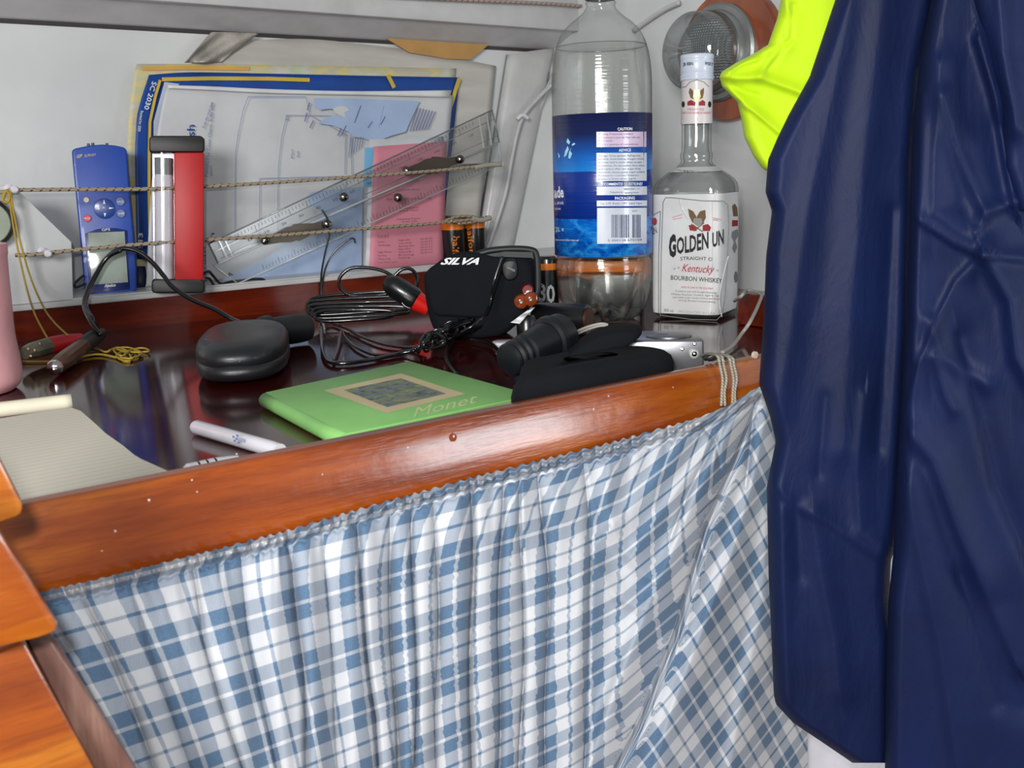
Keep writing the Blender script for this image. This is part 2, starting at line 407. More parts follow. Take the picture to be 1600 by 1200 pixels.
# ------------------------------------------------------------------ curtain
def seg_dist(px, py, L):
    best = None
    for (a, b), (c, d) in zip(L, L[1:]):
        vx, vy = c - a, d - b; t = np.clip(((px - a) * vx + (py - b) * vy) / (vx * vx + vy * vy + 1e-9), 0, 1)
        q = np.hypot(px - a - t * vx, py - b - t * vy)
        s = np.sign((px - a) * vy - (py - b) * vx)
        if best is None: best, sg, tt = q, s, t
        else: m_ = q < best; best = np.where(m_, q, best); sg = np.where(m_, s, sg)
    return best, sg
def rays(PX, PY):
    cx = (PX - 800) / F; cy = (PY - 600) / F
    return (RX.x * cx + RX.y * cy + RX.z, RY.x * cx + RY.y * cy + RY.z, RZ.x * cx + RZ.y * cy + RZ.z)
def grid_mesh(name, X, Y, Z, mat, parent, uvU=None, uvV=None, closed_v=False, label=None):
    ny, nx = X.shape; V = np.stack([X, Y, Z], -1).reshape(-1, 3)
    idx = np.arange(ny * nx).reshape(ny, nx)
    Fc = np.stack([idx[:-1, :-1], idx[1:, :-1], idx[1:, 1:], idx[:-1, 1:]], -1).reshape(-1, 4)
    if closed_v:
        e = np.stack([idx[:-1, -1], idx[1:, -1], idx[1:, 0], idx[:-1, 0]], -1).reshape(-1, 4); Fc = np.concatenate([Fc, e])
    me = bpy.data.meshes.new(name); me.from_pydata(V.tolist(), [], Fc.tolist()); me.update()
    if uvU is not None:
        l = me.uv_layers.new(name='uv'); U = uvU.reshape(-1); W = uvV.reshape(-1)
        vi = np.empty(len(me.loops), dtype=np.int32); me.loops.foreach_get('vertex_index', vi)
        l.data.foreach_set('uv', np.stack([U[vi], W[vi]], -1).astype(np.float32).reshape(-1))
    return link(name, me, mat, parent, True, label)

def plaid():
    q = NT('blue_white_plaid'); uv = q.n('ShaderNodeUVMap'); sp = q.n('ShaderNodeSeparateXYZ'); q.l(uv.outputs[0], sp.inputs[0])
    nz = q.noise(uv.outputs[0], 900, 2)
    def band(c):
        f = q.math('FRACT', q.math('MULTIPLY', c, 1 / .040))
        dark = q.math('LESS_THAN', f, .5)
        wl = q.math('LESS_THAN', q.math('ABSOLUTE', q.math('SUBTRACT', f, .25)), .030)
        bl = q.math('LESS_THAN', q.math('ABSOLUTE', q.math('SUBTRACT', f, .75)), .026)
        return q.math('ADD', q.math('MULTIPLY', dark, q.math('SUBTRACT', 1, wl)), bl)
    U, V = sp.outputs[0], sp.outputs[1]; a, b = band(U), band(V)
    tw = q.math('LESS_THAN', q.math('FRACT', q.math('MULTIPLY', q.math('ADD', U, V), 1 / .0011)), .5)
    both = q.math('MULTIPLY', a, b); one = q.math('ABSOLUTE', q.math('SUBTRACT', a, b))
    f = q.math('ADD', both, q.math('MULTIPLY', one, q.math('MULTIPLY_ADD', tw, .34, .36)))
    base = q.mix(f, lin('#bfc0c3'), lin('#395877'))
    # wear and yarn unevenness
    base = q.mix(q.math('MULTIPLY', nz, .22), base, lin('#9cb2c6'))
    q.set(Base_Color=base, Roughness=.9, Sheen_Weight=.1); q.bump(q.math('ADD', tw, nz), .25, .0003)
    return q.m
plaid_m = plaid()
cur = thing('gathered_curtain', 'blue and white plaid gathered curtain hanging under the front rail', 'curtain', (.35, .5, -.3))
ny, nx = 240, 1100
gx = np.linspace(60, 1262, nx); tt = np.linspace(0, 1, ny)**1.15
topx = [40, 80, 150, 250, 350, 450, 550, 650, 750, 850, 950, 1050, 1090, 1140, 1180, 1215, 1265]
topy = [932, 920, 905, 880, 855, 828, 798, 770, 742, 717, 692, 664, 652, 632, 606, 596, 590]
ty = np.interp(gx, topx, topy) + 1 + 2.0 * np.sin(gx / 2.6 + 1.5 * np.sin(gx / 17.)) * np.interp(gx, [60, 400, 1040, 1100], [.6, 1, 1, .3])
PX = np.broadcast_to(gx, (ny, nx)).copy(); PY = ty[None, :] + (1330 - ty[None, :]) * tt[:, None]
dep = (PY - ty[None, :])
# folds: cushions of cloth between creases
lean = np.interp(PX, [60, 200, 330, 460, 560, 700, 860, 950, 1300], [.50, .42, .27, .12, .05, .02, -.02, -.06, -.10])
q0 = PX - lean * dep
rs = np.random.RandomState(3)
fr = np.interp(PX, [60, 250, 450, 700, 950, 1050, 1300], [.45, .7, 1, 1, .9, .35, .2])
cre = [([(60, 900), (60, 1330)], 0), ([(118, 912), (165, 1000), (240, 1200), (290, 1330)], .5), ([(200, 893), (226, 1010), (300, 1200), (350, 1330)], .5), ([(296, 868), (318, 1000), (380, 1200), (415, 1330)], .6),
       ([(372, 848), (392, 1000), (430, 1200), (455, 1330)], .6), ([(444, 834), (460, 882), (472, 1042), (480, 1200), (485, 1330)], 1), ([(505, 815), (515, 1000), (532, 1200), (538, 1330)], .5),
       ([(556, 800), (562, 906), (574, 1010), (590, 1122), (592, 1330)], .9), ([(606, 792), (612, 950), (620, 1200), (622, 1330)], 1), ([(644, 780), (648, 900), (652, 1330)], .4), ([(680, 770), (683, 950), (684, 1330)], 1),
       ([(736, 756), (738, 900), (735, 1330)], 1), ([(784, 745), (781, 962), (776, 1330)], 1), ([(812, 738), (818, 900), (812, 1330)], .4), ([(842, 730), (856, 922), (850, 1330)], 1), ([(912, 708), (921, 882), (924, 1010), (900, 1330)], .9)]
hts = [3, 4.5, 5, 5, 6, 7, 6, 8, 6, 6, 8, 8, 6, 6, 8, 0]
CX = []
for L, g in cre:
    ys_ = [p[1] for p in L]; xs_ = [p[0] for p in L]; CX.append(np.interp(PY, ys_, xs_) + 3 * np.sin(PY / 60. + len(CX) * 1.7))
D = np.zeros((ny, nx)); grow = 1 - np.exp(-dep / 45.); cush = np.zeros((ny, nx))
for i in range(len(cre) - 1):
    tq = (PX - CX[i]) / (CX[i + 1] - CX[i]); mk = (tq >= 0) & (tq < 1)
    sk_ = np.clip(tq, 0, 1)**(1.0 + .35 * (-1)**i)
    cush += mk * hts[i] * .00125 * (1 - np.abs(2 * sk_ - 1)**2.6)
D += cush * grow
for c_x, (L, g) in zip(CX, cre):
    D -= g * .0050 * grow * np.exp(-np.abs((PX - c_x) / 3.0)**1.3)
D += .0022 * np.sin(q0 / 15. + 1.8 * np.sin(q0 / 70.) + dep / 170.) * grow * fr
# header gathers
D_low = D.copy()
hf = np.sin(q0 / 2.6 + 1.5 * np.sin(q0 / 17.)) * .6 + .4 * np.sin(q0 / 4.3 + 1)
D += hf * .0030 * np.exp(-dep / 16.) * np.interp(PX, [60, 400, 1040, 1100], [.45, 1, 1, .25])
D += np.sin(q0 / 6.5 + 2 * np.sin(q0 / 41.)) * .0016 * np.exp(-dep / 90.) * fr
# rolled casing at the top
D += .0055 * (1 + .75 * hf * np.interp(PX, [1040, 1110], [1, .2])) * np.exp(-((dep - 9) / 6.5)**2) - .0025 * np.exp(-((dep - 22) / 4.5)**2)
# diagonal pulls at the right
MC = [(1192, 600), (1150, 720), (1104, 826), (1056, 1000), (1000, 1138), (960, 1215), (915, 1330)]
pulls = [([(1170, 612), (1128, 700), (1078, 800), (1018, 940), (962, 1080), (925, 1190), (880, 1330)], 24, .011),
         ([(1200, 640), (1180, 740), (1150, 850), (1100, 980), (1050, 1110), (1015, 1230), (990, 1330)], 20, .008),
         ([(1130, 650), (1100, 710), (1050, 780), (1000, 850)], 16, .006),
         ([(1085, 668), (1050, 720), (1010, 770), (960, 820)], 22, .005),
         ([(1218, 720), (1200, 830), (1190, 960), (1160, 1100), (1120, 1330)], 24, .006),
         ([(955, 700), (950, 790), (968, 850), (1010, 900)], 20, .005), ([(930, 880), (960, 930), (1000, 950)], 16, .004)]
for L, wd, a in pulls:
    d, sg = seg_dist(PX, PY, L)
    q_ = a * np.exp(-np.abs(d / np.where(sg > 0, wd * 1.25, wd * .62))**1.8); D += q_; D_low += q_ * .5
dmc, smc = seg_dist(PX, PY, MC); sd = dmc * np.where(smc < 0, 1, -1)
if sd[10, -1] < 0: sd = -sd
D -= .0070 * np.exp(-np.abs(sd / 5.0)**1.5) * np.clip(dep / 120, 0, 1)
for L in ([(1140, 640), (1112, 700), (1075, 770), (1048, 840)], [(1178, 640), (1172, 700), (1165, 760)], [(1100, 668), (1120, 690), (1125, 730)]):
    d, sg = seg_dist(PX, PY, L); D -= .0035 * np.exp(-(d / 4.)**1.5)
rxx, ryy, rzz = rays(PX, PY)
y0 = .5085 - .004 * np.clip(dep / 300, 0, 1)
T = (y0 - D) / ryy
WX = rxx * T; WY = ryy * T; WZ = CAMH + rzz * T
# cloth coordinates: arc length across, drop down, sheared where it is pulled to the right corner
Xb = rxx * (.505 / ryy); Zb = CAMH + rzz * (.505 / ryy)
ds = np.sqrt(np.diff(Xb, axis=1)**2 + (np.diff(D_low, axis=1) * .35)**2)
U = np.concatenate([np.zeros((ny, 1)), np.cumsum(ds, 1)], 1)
U = U + (Xb[:, :1] - Xb[0, 0])
for k, (c_x, (L, g)) in enumerate(zip(CX, cre)): U = U + g * (.004 + .003 * ((k * 7) % 5) / 4) * (PX > c_x) * np.clip(dep / 25., 0, 1)
zt = Zb[0:1, :]; drop = zt - Zb
leanw = np.interp(Xb, [.09, .14, .2, .26, .32, .46, .52, .58, .70], [.34, .26, .14, .04, 0, 0, .12, .22, .3])
U = U * .80 - leanw * drop
lift = np.interp(Xb, [0, .42, .47, .52, .58, .66, .75], [0, 0, .006, .024, .054, .100, .15])
V = -Zb + lift - .035
sm = 1 / (1 + np.exp(-sd / 3.0))
UR = .80 * (Xb * .86 - .50 * (-Zb)); VR = .80 * (-Zb * .90 + .50 * Xb) - .2
U = U * (1 - sm) + UR * sm; V = V * (1 - sm) + VR * sm
grid_mesh('curtain_cloth', WX, WY, WZ, plaid_m, cur, U + .012, V + .020)
cord_m = NT('grey_braided_cord'); uvn = cord_m.n('ShaderNodeUVMap'); spn = cord_m.n('ShaderNodeSeparateXYZ'); cord_m.l(uvn.outputs[0], spn.inputs[0])
_a = cord_m.math('FRACT', cord_m.math('ADD', cord_m.math('MULTIPLY', spn.outputs[0], 420), cord_m.math('MULTIPLY', spn.outputs[1], 3)))
cord_m.set(Base_Color=cord_m.mix(cord_m.math('LESS_THAN', _a, .35), lin('#aaa493'), lin('#6f6a5e')), Roughness=.8); cord_m.bump(_a, .4, .0004); cord_m = cord_m.m
def fleck(name, base, fl, per=.0095, wdt=.22, twist=1.0):
    q = NT(name); u = q.n('ShaderNodeUVMap'); s = q.n('ShaderNodeSeparateXYZ'); q.l(u.outputs[0], s.inputs[0])
    a = q.math('FRACT', q.math('ADD', q.math('MULTIPLY', s.outputs[0], 1 / per), q.math('MULTIPLY', s.outputs[1], twist)))
    fine = q.math('FRACT', q.math('ADD', q.math('MULTIPLY', s.outputs[0], 1 / (per * .18)), q.math('MULTIPLY', s.outputs[1], -2)))
    q.set(Base_Color=q.mix(q.math('LESS_THAN', a, wdt), q.mix(fine, lin(base), lin('#8d7f6c')), lin(fl)), Roughness=.75); q.bump(fine, .4, .0003); return q.m
shock = fleck('flecked_shock_cord', '#a89c86', '#4a3328')

loops = thing('cord_bundle', 'grey braided cord looped over the right end of the front rail', 'cord', (.58, .52, .02))
for k, (a, b) in enumerate([(1096, 1129), (1103, 1135), (1114, 1146), (1120, 1151)]):
    pts = [Sz(.004)(a - 12, 560 + k), Sz(.014)(a - 2, 558 + k * 1.0), Vector(Sz(.0232)(a + 8, 553 + k * .6)), Sy(.5132)((a + b) / 2 + 8, 556 + k), Sy(.5105)(b - 4, 572), Sy(.5100)(b, 592), Sy(.5097)(b - 1 - k % 2 * 2, 612), Sy(.5085)(b - 2, 634)]
    tube('cord', pts, .0012, cord_m, loops)
wc = thing('white_cable', 'pale grey cable running from behind the square bottle to the rail', 'cable', (.7, .6, 0))
pale_cable = plain('pale_cable', '#9b9690', .45)
S_ = Sface(1120, 560)[0]
tube('cable_jacket', [Sz(.03)(1148, 470), Sz(.040)(1160, 461), Vector((.846, .7155, .037)), Vector((.838, .690, .036)), Sz(.030)(1186, 474), Sz(.018)(1172, 503), Sz(.008)(1160, 520), Sz(.004)(1145, 540), Sz(.004)(1128, 551)], .0018, pale_cable, wc)

# ------------------------------------------------------------------ things on the table, left side
paper = NT('lined_paper'); sp = paper.n('ShaderNodeSeparateXYZ'); paper.l(paper.coord(), sp.inputs[0])
ln = paper.math('LESS_THAN', paper.math('FRACT', paper.math('MULTIPLY', paper.math('ADD', sp.outputs[1], paper.math('MULTIPLY', sp.outputs[0], -.03)), 1 / .0082)), .09)
paper.set(Base_Color=paper.mix(ln, lin('#d6d0c0'), lin('#b9b5a6')), Roughness=.85); paper = paper.m
cream = plain('cream_paper', '#d8d2bc', .7)
pad = thing('lined_notepad', 'open cream notepad of lined paper lying at the left behind the rail', 'notepad', (.15, .65, 0))
page_px = [(-160, 668), (0, 655), (60, 645), (112, 638), (126, 643), (148, 662), (165, 678), (192, 697), (210, 712), (222, 719), (240, 727), (262, 737), (282, 742), (262, 790), (60, 850), (-160, 850)]
Sp = Sz(.0052)
clipped = [Sp(a, b) for a, b in page_px]
clipped = [Vector((p.x, max(p.y, .533), p.z)) for p in clipped]
prism('page_block', clipped, (0, 0, -.0047), cream, pad, bevel=0)
prism('top_page', [p + Vector((0, 0, .0005)) for p in clipped], (0, 0, -.0003), paper, pad)
a, b = Sz(.006)(-160, 660), Sz(.006)(112, 628)
tube('folded_binding', [a.lerp(b, t) + Vector((0, 0, .0005)) for t in (0, .3, .6, 1)], .0058, cream, pad, n=14)

pen = thing('white_pen', 'white ballpoint pen with blue printing lying on the dark table', 'pen', (.25, .62, 0))
p0 = Sz(.0052)(306, 667); p1 = Sz(.0052)(438, 705); Lp = (p1 - p0).length; white_plastic = plain('white_plastic', '#d6d4dc', .3, coat=.4)
lathe('barrel', p0, p1, [(-.002, .0022), (-.0005, .0042), (.002, .0050), (Lp * .92, .0050), (Lp, .0046)], white_plastic, pen)
Spen = near(Splane(p0 + Vector((0, 0, .003)), (ray(370, 690) * -1).normalized()), 0)
ink = plain('blue_ink', '#3a4a8c', .6); red_ink = plain('red_ink', '#b04060', .6)
Sp5 = Sz(.0110)
text('GENCO RESOURCES', (372, 689), (423, 704), 6, near(Splane(p0.lerp(p1, .65), (-ray(400, 695)).normalized()), .0058), ink, pen, off=.0006, shear=.2)
for a, b in [(363, 681), (369, 679), (365, 687), (371, 690), (368, 684)]:
    patch('logo_dot', [(a, b), (a + 3.5, b), (a + 3.5, b + 3), (a, b + 3)], near(Splane(p0.lerp(p1, .65), (-ray(400, 695)).normalized()), .0058), ink, pen, off=.0006)
strip = thing('clear_ballpoint_pen', 'clear pen with white insert lying against the rail beside the notepad', 'pen', (.18, .54, 0))
p0 = Sz(.0045)(286, 737); p1 = Sz(.0045)(372, 718); Lp = (p1 - p0).length
p0.y = max(p0.y, .5355); p1.y = max(p1.y, .5355)
lathe('barrel', p0, p1, [(0, .0020), (.003, .0042), (Lp * .6, .0042), (Lp, .0026)], plain('frosted_plastic', '#bdbfc4', .2, coat=.6), strip)
for t in (.25, .4, .55): q = p0.lerp(p1, t); lathe('band', q, p1, [(0, .0043), (.0012, .0043)], black_plastic, strip, n=16)

# pink beaker
pink = plain('pink_plastic', '#d99ea2', .45, bump=.3, bscale=120)
pk = thing('pink_beaker', 'pink ribbed plastic beaker standing at the left edge of the table', 'beaker', (.142, .962, 0))
pc = Vector((.1325, .9485, .001)); pr = []
for i in range(60):
    z = i / 59 * .1210; r = .0475
    r += .0007 * math.sin(z * 60); r -= .006 * max(0, 1 - z / .010)**2
    if z > .112: r += .0006
    r -= .0018 * math.exp(-((z - .045) / .02)**2)
    pr.append((z, r))
lathe('cup_body', pc, pc + Vector((0, 0, 1)), pr + [(.1215, .046), (.1212, .044), (.012, .043)], pink, pk, n=48)
# round dial on the left panel
dial = thing('round_dial', 'round instrument with dark rim mounted above the pink beaker', 'gauge', (.2, 1.22, .13))
dc = Sy(1.222)(-22, 348)
lathe('dial_rim', dc, dc + Vector((0, -1, 0)), [(0, .027), (.006, .0275), (.010, .026), (.0102, .0225), (.006, .0222)], black_plastic, dial, n=40)
lathe('dial_face', dc + Vector((0, -.001, 0)), dc + Vector((0, -1, 0)), [(0, .0223), (.0055, .0223)], plain('dial_face', '#9fa898', .2, coat=.6), dial, n=40)
# yellow line
yel = plain('yellow_twine', '#a88c2c', .7, bump=.5, bscale=900)
yt = thing('yellow_twine', 'thin yellow twine hanging from the left eye to a tangle on the table', 'twine', (.25, 1.1, 0))
Sw = Sy(1.198)
tube('twine', [Sw(14, 300), Sw(16, 320), Sw(22, 360), Sw(30, 400), Vector(Sy(1.19)(42, 452)), Vector(Sy(1.12)(55, 492)), Vector(Sy(1.07)(74, 528))], .0010, yel, yt)
tube('twine', [Sw(16, 298), Sw(24, 345), Sw(36, 395), Vector(Sy(1.20)(50, 440)), Vector(Sy(1.15)(68, 480)), Vector(Sy(1.10)(85, 504)), Vector(Sy(1.06)(106, 524))], .0010, yel, yt)
tube('twine_loop', [Sw(10, 298), Sw(6, 305), Sw(5, 313), Sw(12, 316), Sw(15, 306), Sw(12, 300)], .0016, yel, yt, closed=True)
Sd = Sz(.0018)
tube('twine', [Sd(36, 565), Sd(60, 565), Sd(90, 564), Sd(118, 560), Sd(140, 555), Sd(160, 554), Sd(185, 559), Sd(208, 560), Sd(218, 555), Sd(212, 548), Sd(190, 550), Sd(182, 557), Sd(195, 564), Sd(205, 562), Sd(200, 552), Sd(180, 546), Sd(165, 550), Sd(150, 544), Sd(138, 542)], .0011, yel, yt)
tube('twine', [Sz(.003)(170, 548), Sz(.003)(185, 543), Sz(.003)(205, 550), Sz(.003)(232, 549), Sz(.003)(225, 544), Sz(.003)(208, 546), Sz(.004)(190, 556), Sz(.003)(178, 546), Sz(.003)(200, 543), Sz(.003)(222, 552), Sz(.003)(205, 560)], .0010, yel, yt)
# crocodile clips on a black lead
lead = thing('clip_lead', 'black lead with red and black crocodile clips and a socket behind the black case', 'cable', (.3, 1.0, 0))
tin = plain('spotted_tin', '#8a8870', .45, .4, var=.3); rust = plain('rusty_brass', '#6f5238', .35, .7, var=.35)
rs_ = plain('red_sleeve', '#b01820', .45); gs_ = plain('dark_green_sleeve', '#10201c', .45)
p0 = Sz(.014)(38, 552); p1 = Sz(.014)(76, 541); p2 = Sz(.016)(128, 530); L_ = (p1 - p0).length
lathe('red_clip_jaw', p0, p1, [(0, .0060), (L_ * .3, .0080), (L_, .0085)], tin, lead, n=10, label='spotted grey metal jaw')
for a, b in [(44, 545), (54, 547), (62, 537), (48, 556)]:
    q = near(Splane(p0, (-ray(50, 545)).normalized()), .0088)(a, b); lathe('rust_spot', q, q + (CAM - q), [(-.001, .0016), (.0003, .0012)], rust, lead, n=8)
lathe('red_clip_sleeve', p1, p2, [(0, .0088), ((p2 - p1).length * .5, .0086), ((p2 - p1).length, .0060)], rs_, lead, n=14, label='red plastic sleeve')
p0 = Sz(.009)(86, 574); p1 = Sz(.011)(128, 541); p2 = Sz(.013)(158, 521); L_ = (p1 - p0).length
lathe('black_clip_jaw', p0, p1, [(-.004, .004), (0, .0070), (L_ * .3, .0085), (L_, .0075)], rust, lead, n=10, label='rusty brass jaw')
lathe('jaw_tip', p0 + Vector((0, 0, .000)), p0 + (p0 - p1), [(0, .0072), (.004, .0064), (.006, .003)], chrome, lead, n=10)
lathe('black_clip_sleeve', p1, p2, [(0, .0082), ((p2 - p1).length * .6, .0085), ((p2 - p1).length, .0060)], gs_, lead, n=14, label='dark green sleeve')
SL = Sface(165, 523)[0]
def mixS(py_desk):
    return None
def PP(px, py, y): return Sy(y)(px, py)
tube('lead_cable', [Sz(.013)(156, 522), PP(145, 500, 1.10), PP(134, 478, 1.13), PP(138, 455, 1.15), PP(150, 430, 1.16), PP(165, 405, 1.16), PP(188, 389, 1.15), PP(215, 393, 1.14), PP(238, 410, 1.13), PP(255, 430, 1.12), PP(270, 448, 1.11), PP(300, 468, 1.09), PP(335, 483, 1.07), PP(365, 500, 1.05), Sz(.016)(400, 512)], .0026, black_cable, lead)
tube('lead_cable', [Sz(.016)(158, 524), PP(140, 500, 1.095), PP(131, 476, 1.125), PP(137, 452, 1.145), PP(152, 425, 1.155), PP(168, 402, 1.155), PP(190, 391, 1.145)], .0022, black_cable, lead)
p0 = Sz(.0175)(410, 521); p1 = Sz(.0165)(468, 513)
lathe('lead_socket', p0, p1, [(-.006, .004), (-.004, .012), (0, .0165), (.006, .0175), (.009, .0172), (.010, .0145), (.040, .0150), (.054, .0140), (.056, .010)], black_rubber, lead, n=28)

# glasses case
case = thing('glasses_case', 'black rounded glasses case lying on the table left of the green book', 'case', (.345, .885, 0))
def ground_pill(name, c, ang, a, b, z0, z1, mat, parent, ex=2.6, zr=.9, nrings=10, label=None, kz=1.0, top=.6):
    V = []; Fc = []; N = 56; ca, sa = math.cos(ang), math.sin(ang)
    prf = []
    for i in range(nrings + 1):
        t = i / nrings * math.pi - math.pi / 2; prf.append((max(math.cos(t), 0)**top, (math.sin(t) + 1) / 2))
    for s, h in prf:
        s = .35 + .65 * s if 0 < h < 1 else .35
        for k in range(N):
            th = 2 * math.pi * k / N; x = a * s * abs(math.cos(th))**(2 / ex) * (1 if math.cos(th) > 0 else -1); y = b * s * abs(math.sin(th))**(2 / ex) * (1 if math.sin(th) > 0 else -1)
            V.append((c[0] + x * ca - y * sa, c[1] + x * sa + y * ca, z0 + (z1 - z0) * h))
    for i in range(nrings):
        for k in range(N): j = (k + 1) % N; Fc.append((i * N + k, i * N + j, (i + 1) * N + j, (i + 1) * N + k))
    Fc.append(tuple(range(N))[::-1]); Fc.append(tuple(nrings * N + k for k in range(N)))
    return raw(name, V, Fc, mat, parent, True, label)
cm = plain('soft_black_shell', '#17191c', .42, coat=.1, bump=.15, bscale=1500)
cang = math.atan2(.885, .345) - math.radians(6)
ground_pill('lower_shell', (.354, .880), cang, .090, .0400, .001, .022, cm, case, top=.35)
ground_pill('upper_shell', (.354, .880), cang, .0897, .0397, .0085, .036, cm, case, top=.5)
# green book
book = thing('green_book', 'square green hardback with cream framed picture on its cover', 'book', (.39, .68, 0))
zb = .0115
c4 = [Sz(zb)(414, 613), Sz(zb)(640, 564), Sz(zb)(834, 617), Sz(zb)(541, 677)]
green = plain('green_cover', '#7fb868', .5, var=.05); Sbk = Sz(zb)
prism('cover', c4, (0, 0, -.0022), green, book, bevel=.0008)
cc = sum(c4, Vector()) / 4
prism('page_block', [cc + (p - cc) * .97 + Vector((0, 0, -.0024)) for p in c4], (0, 0, -.0065), cream, book)
prism('back_cover', [p + Vector((0, 0, -.0092)) for p in c4], (0, 0, -.0022), green, book, bevel=.0008)
sp0, sp1 = c4[0], c4[3]
tube('spine', [sp0.lerp(sp1, t) + Vector((-.0002, 0, -.0057)) for t in (0.01, .5, .99)], .0056, green, book, n=14, sub=2)
polyprint('cover_frame', [(506, 610), (627, 583.5), (727, 615.5), (604, 645.5)], Sbk, plain('cream_border', '#cdbd92', .5), book, off=.0006)
pic = NT('meadow_print'); co = pic.coord()
pic.set(Base_Color=pic.ramp(pic.noise(co, 130, 5, .65, .5), [(.32, '#33463a'), (.42, '#55655c'), (.5, '#6d7c80'), (.57, '#7a8440'), (.70, '#a0a25c')]), Roughness=.45)
polyprint('cover_picture', [(537, 609.5), (626, 591), (697, 615), (605, 636)], Sbk, pic.m, book, off=.0010)
text('Monet', (646, 652), (748, 628), 14, Sbk, plain('cream_ink', '#cfd79a', .5), book, off=.0006, shear=.35, up=(-.25, -1))

# ------------------------------------------------------------------ shelf: receiver, lantern, charts
def gps():
    S, nv = Sface(170, 457.5, z=.0412, lean=.09); vb = -nv * .028; t = thing('handheld_navigator', 'blue handheld satellite navigator standing on the white shelf', 'navigator', (.3, 1.25, .041))
    blue = plain('blue_plastic', '#123f9c', .42, coat=.1); dblue = plain('dark_blue_plastic', '#123a86', .35, coat=.2); navy = plain('navy_bezel', '#0d2264', .3, coat=.3)
    out = [(112, 236), (116, 232), (140, 227), (160, 225.5), (180, 227), (194, 230), (198, 234), (200, 260), (203, 300), (208, 360), (213, 420), (213.5, 453), (209, 457), (170, 459.5), (138, 461), (132, 458), (130, 430), (124, 360), (118, 300), (114, 260)]
    pprism('case', out, S, vb, blue, t, bevel=.003, seg=3)
    Sf = near(S, .0)
    for a, b in ((142, 226.5), (149, 225.5), (171, 226)):
        lathe('contact', S(a, b + 2) + Vector((0, .01, 0)), S(a, b - 20) + Vector((0, .01, 0)), [(0, .0018), (.0035, .0016)], black_plastic, t, n=8)
    text('GP', (120, 247), (129, 246), 5, S, plain('gold_ink', '#c2a86a', .4), t, shear=.3, bold=.02)
    text('SURVEY', (132, 245.5), (151, 243.5), 4, S, bpy.data.materials['gold_ink'], t, shear=.3)
    def disc(name, cx, cy, r, mat, h, n=24, ry=None):
        c = S(cx, cy); r_ = (S(cx + r, cy) - c).length; d = (CAM - c).normalized()
        return lathe(name, c + d * -.002, c + d, [(0, r_), (h + .0015, r_), (h + .002, r_ * .9)], mat, t, n=n)
    disc('rocker_pad', 163.5, 326, 17, dblue, .0018, 32)
    disc('light_button', 135, 312.5, 4.6, plain('ivory_button', '#c9c2a8', .4), .002)
    disc('mark_button', 136.5, 341, 6.3, plain('red_button', '#c01840', .4), .002)
    disc('page_button', 188, 315, 7.5, dblue, .002); disc('enter_button', 189, 333.5, 7.5, dblue, .002)
    S3 = near(S, .0022)
    for tri in ([(162.5, 311.5), (164.5, 318.5), (161, 318.5)], [(164, 339), (162, 333), (166, 333)], [(147.5, 326), (155.5, 324.8), (155.5, 327.8)], [(178, 325), (170.5, 323.8), (170.5, 326.8)]): polyprint('arrow', tri, S3, white_print, t)
    text('MARK', (131.5, 343), (141.5, 342.5), 3.2, S3, white_print, t); text('PAGE', (184, 317), (193, 316.5), 3.2, S3, white_print, t); text('ENTER', (185, 335.5), (194, 335), 3.2, S3, white_print, t)
    pprism('bezel', [(133, 365), (150, 358.5), (165, 356), (182, 356.5), (199, 360), (203, 452), (140, 458)], near(S, .0012), vb * .04, navy, t, bevel=.0005)
    lcd = plain('lcd_glass', '#66766a', .35, coat=.2, var=.25)
    polyprint('screen', [(137.5, 364), (194.5, 361.5), (200, 441), (143.5, 445)], near(S, .0014), lcd, t, off=.0005, label='grey-green screen')
    text('GPS', (159, 361), (172, 360.3), 4, near(S, .0014), white_print, t); text('Apelco', (163, 449), (181, 447.5), 5, near(S, .0014), white_print, t, shear=.3, bold=.02)
    ptube('wrist_strap', [(131, 430), (124, 436), (117, 443), (118, 449), (128, 446), (133, 442)], Sy(1.250), .0016, black_cable, t)
gps()
def lantern():
    t = thing('fluorescent_lantern', 'black and red fluorescent lantern standing on the shelf before the charts', 'lantern', (.39, 1.25, .041))
    S, nv = Sface(278, 455.5, z=.0412, lean=.04); vb = -nv
    cap_black = plain('matt_black_cap', '#0d0e10', .5)
    red = plain('red_panel', '#b0040c', .5)
    def capo(name, x0, x1, y0, y1):
        pprism(name, [(x0 + 0, y0 + 4), (x0 + 5, y0), (x1 - 6, y0), (x1, y0 + 5), (x1, y1 - 3), (x1 - 4, y1), (x0 + 4, y1), (x0, y1 - 3)], S, vb * .030, cap_black, t, bevel=.003, seg=3)
    capo('top_cap', 233, 320, 212, 238); capo('bottom_cap', 237, 320, 436, 458)
    pprism('battery_case', [(272, 238), (319, 238), (318, 438), (273, 438)], near(S, .0004), vb * .027, red, t, bevel=.002)
    a = near(S, -.0125)(256, 239); b = near(S, -.0125)(257, 438); L = (a - b).length
    lathe('lamp_tube', b, a, [(0, .0105), (L * .80, .0105), (L * .81, .0100), (L * .83, .0100)], plain('tube_white', '#c9c8cc', .3), t, n=24)
    lathe('tube_ferrule', b.lerp(a, .83), a, [(0, .0102), (L * .13, .0102)], steel, t, n=24)
    lathe('clear_cover', b, a, [(.0, .0140), (L, .0140)], glassy('lantern_clear', '#fafafc', .12, .03, .25, 3), t, n=32)
    pprism('back_plate', [(238, 238), (272, 238), (273, 438), (240, 438)], near(S, -.0265), vb * .003, plain('reflector', '#a7a6aa', .25, .5), t)
    ptube('carry_cord', [(314, 455), (312, 440), (316, 430), (326, 424), (334, 432), (345, 443), (362, 440), (380, 438), (400, 436), (412, 437), (416, 445), (410, 453), (385, 455), (355, 456), (335, 446), (328, 436), (320, 434)], Sy(1.232), .0017, black_cable, t)
lantern()

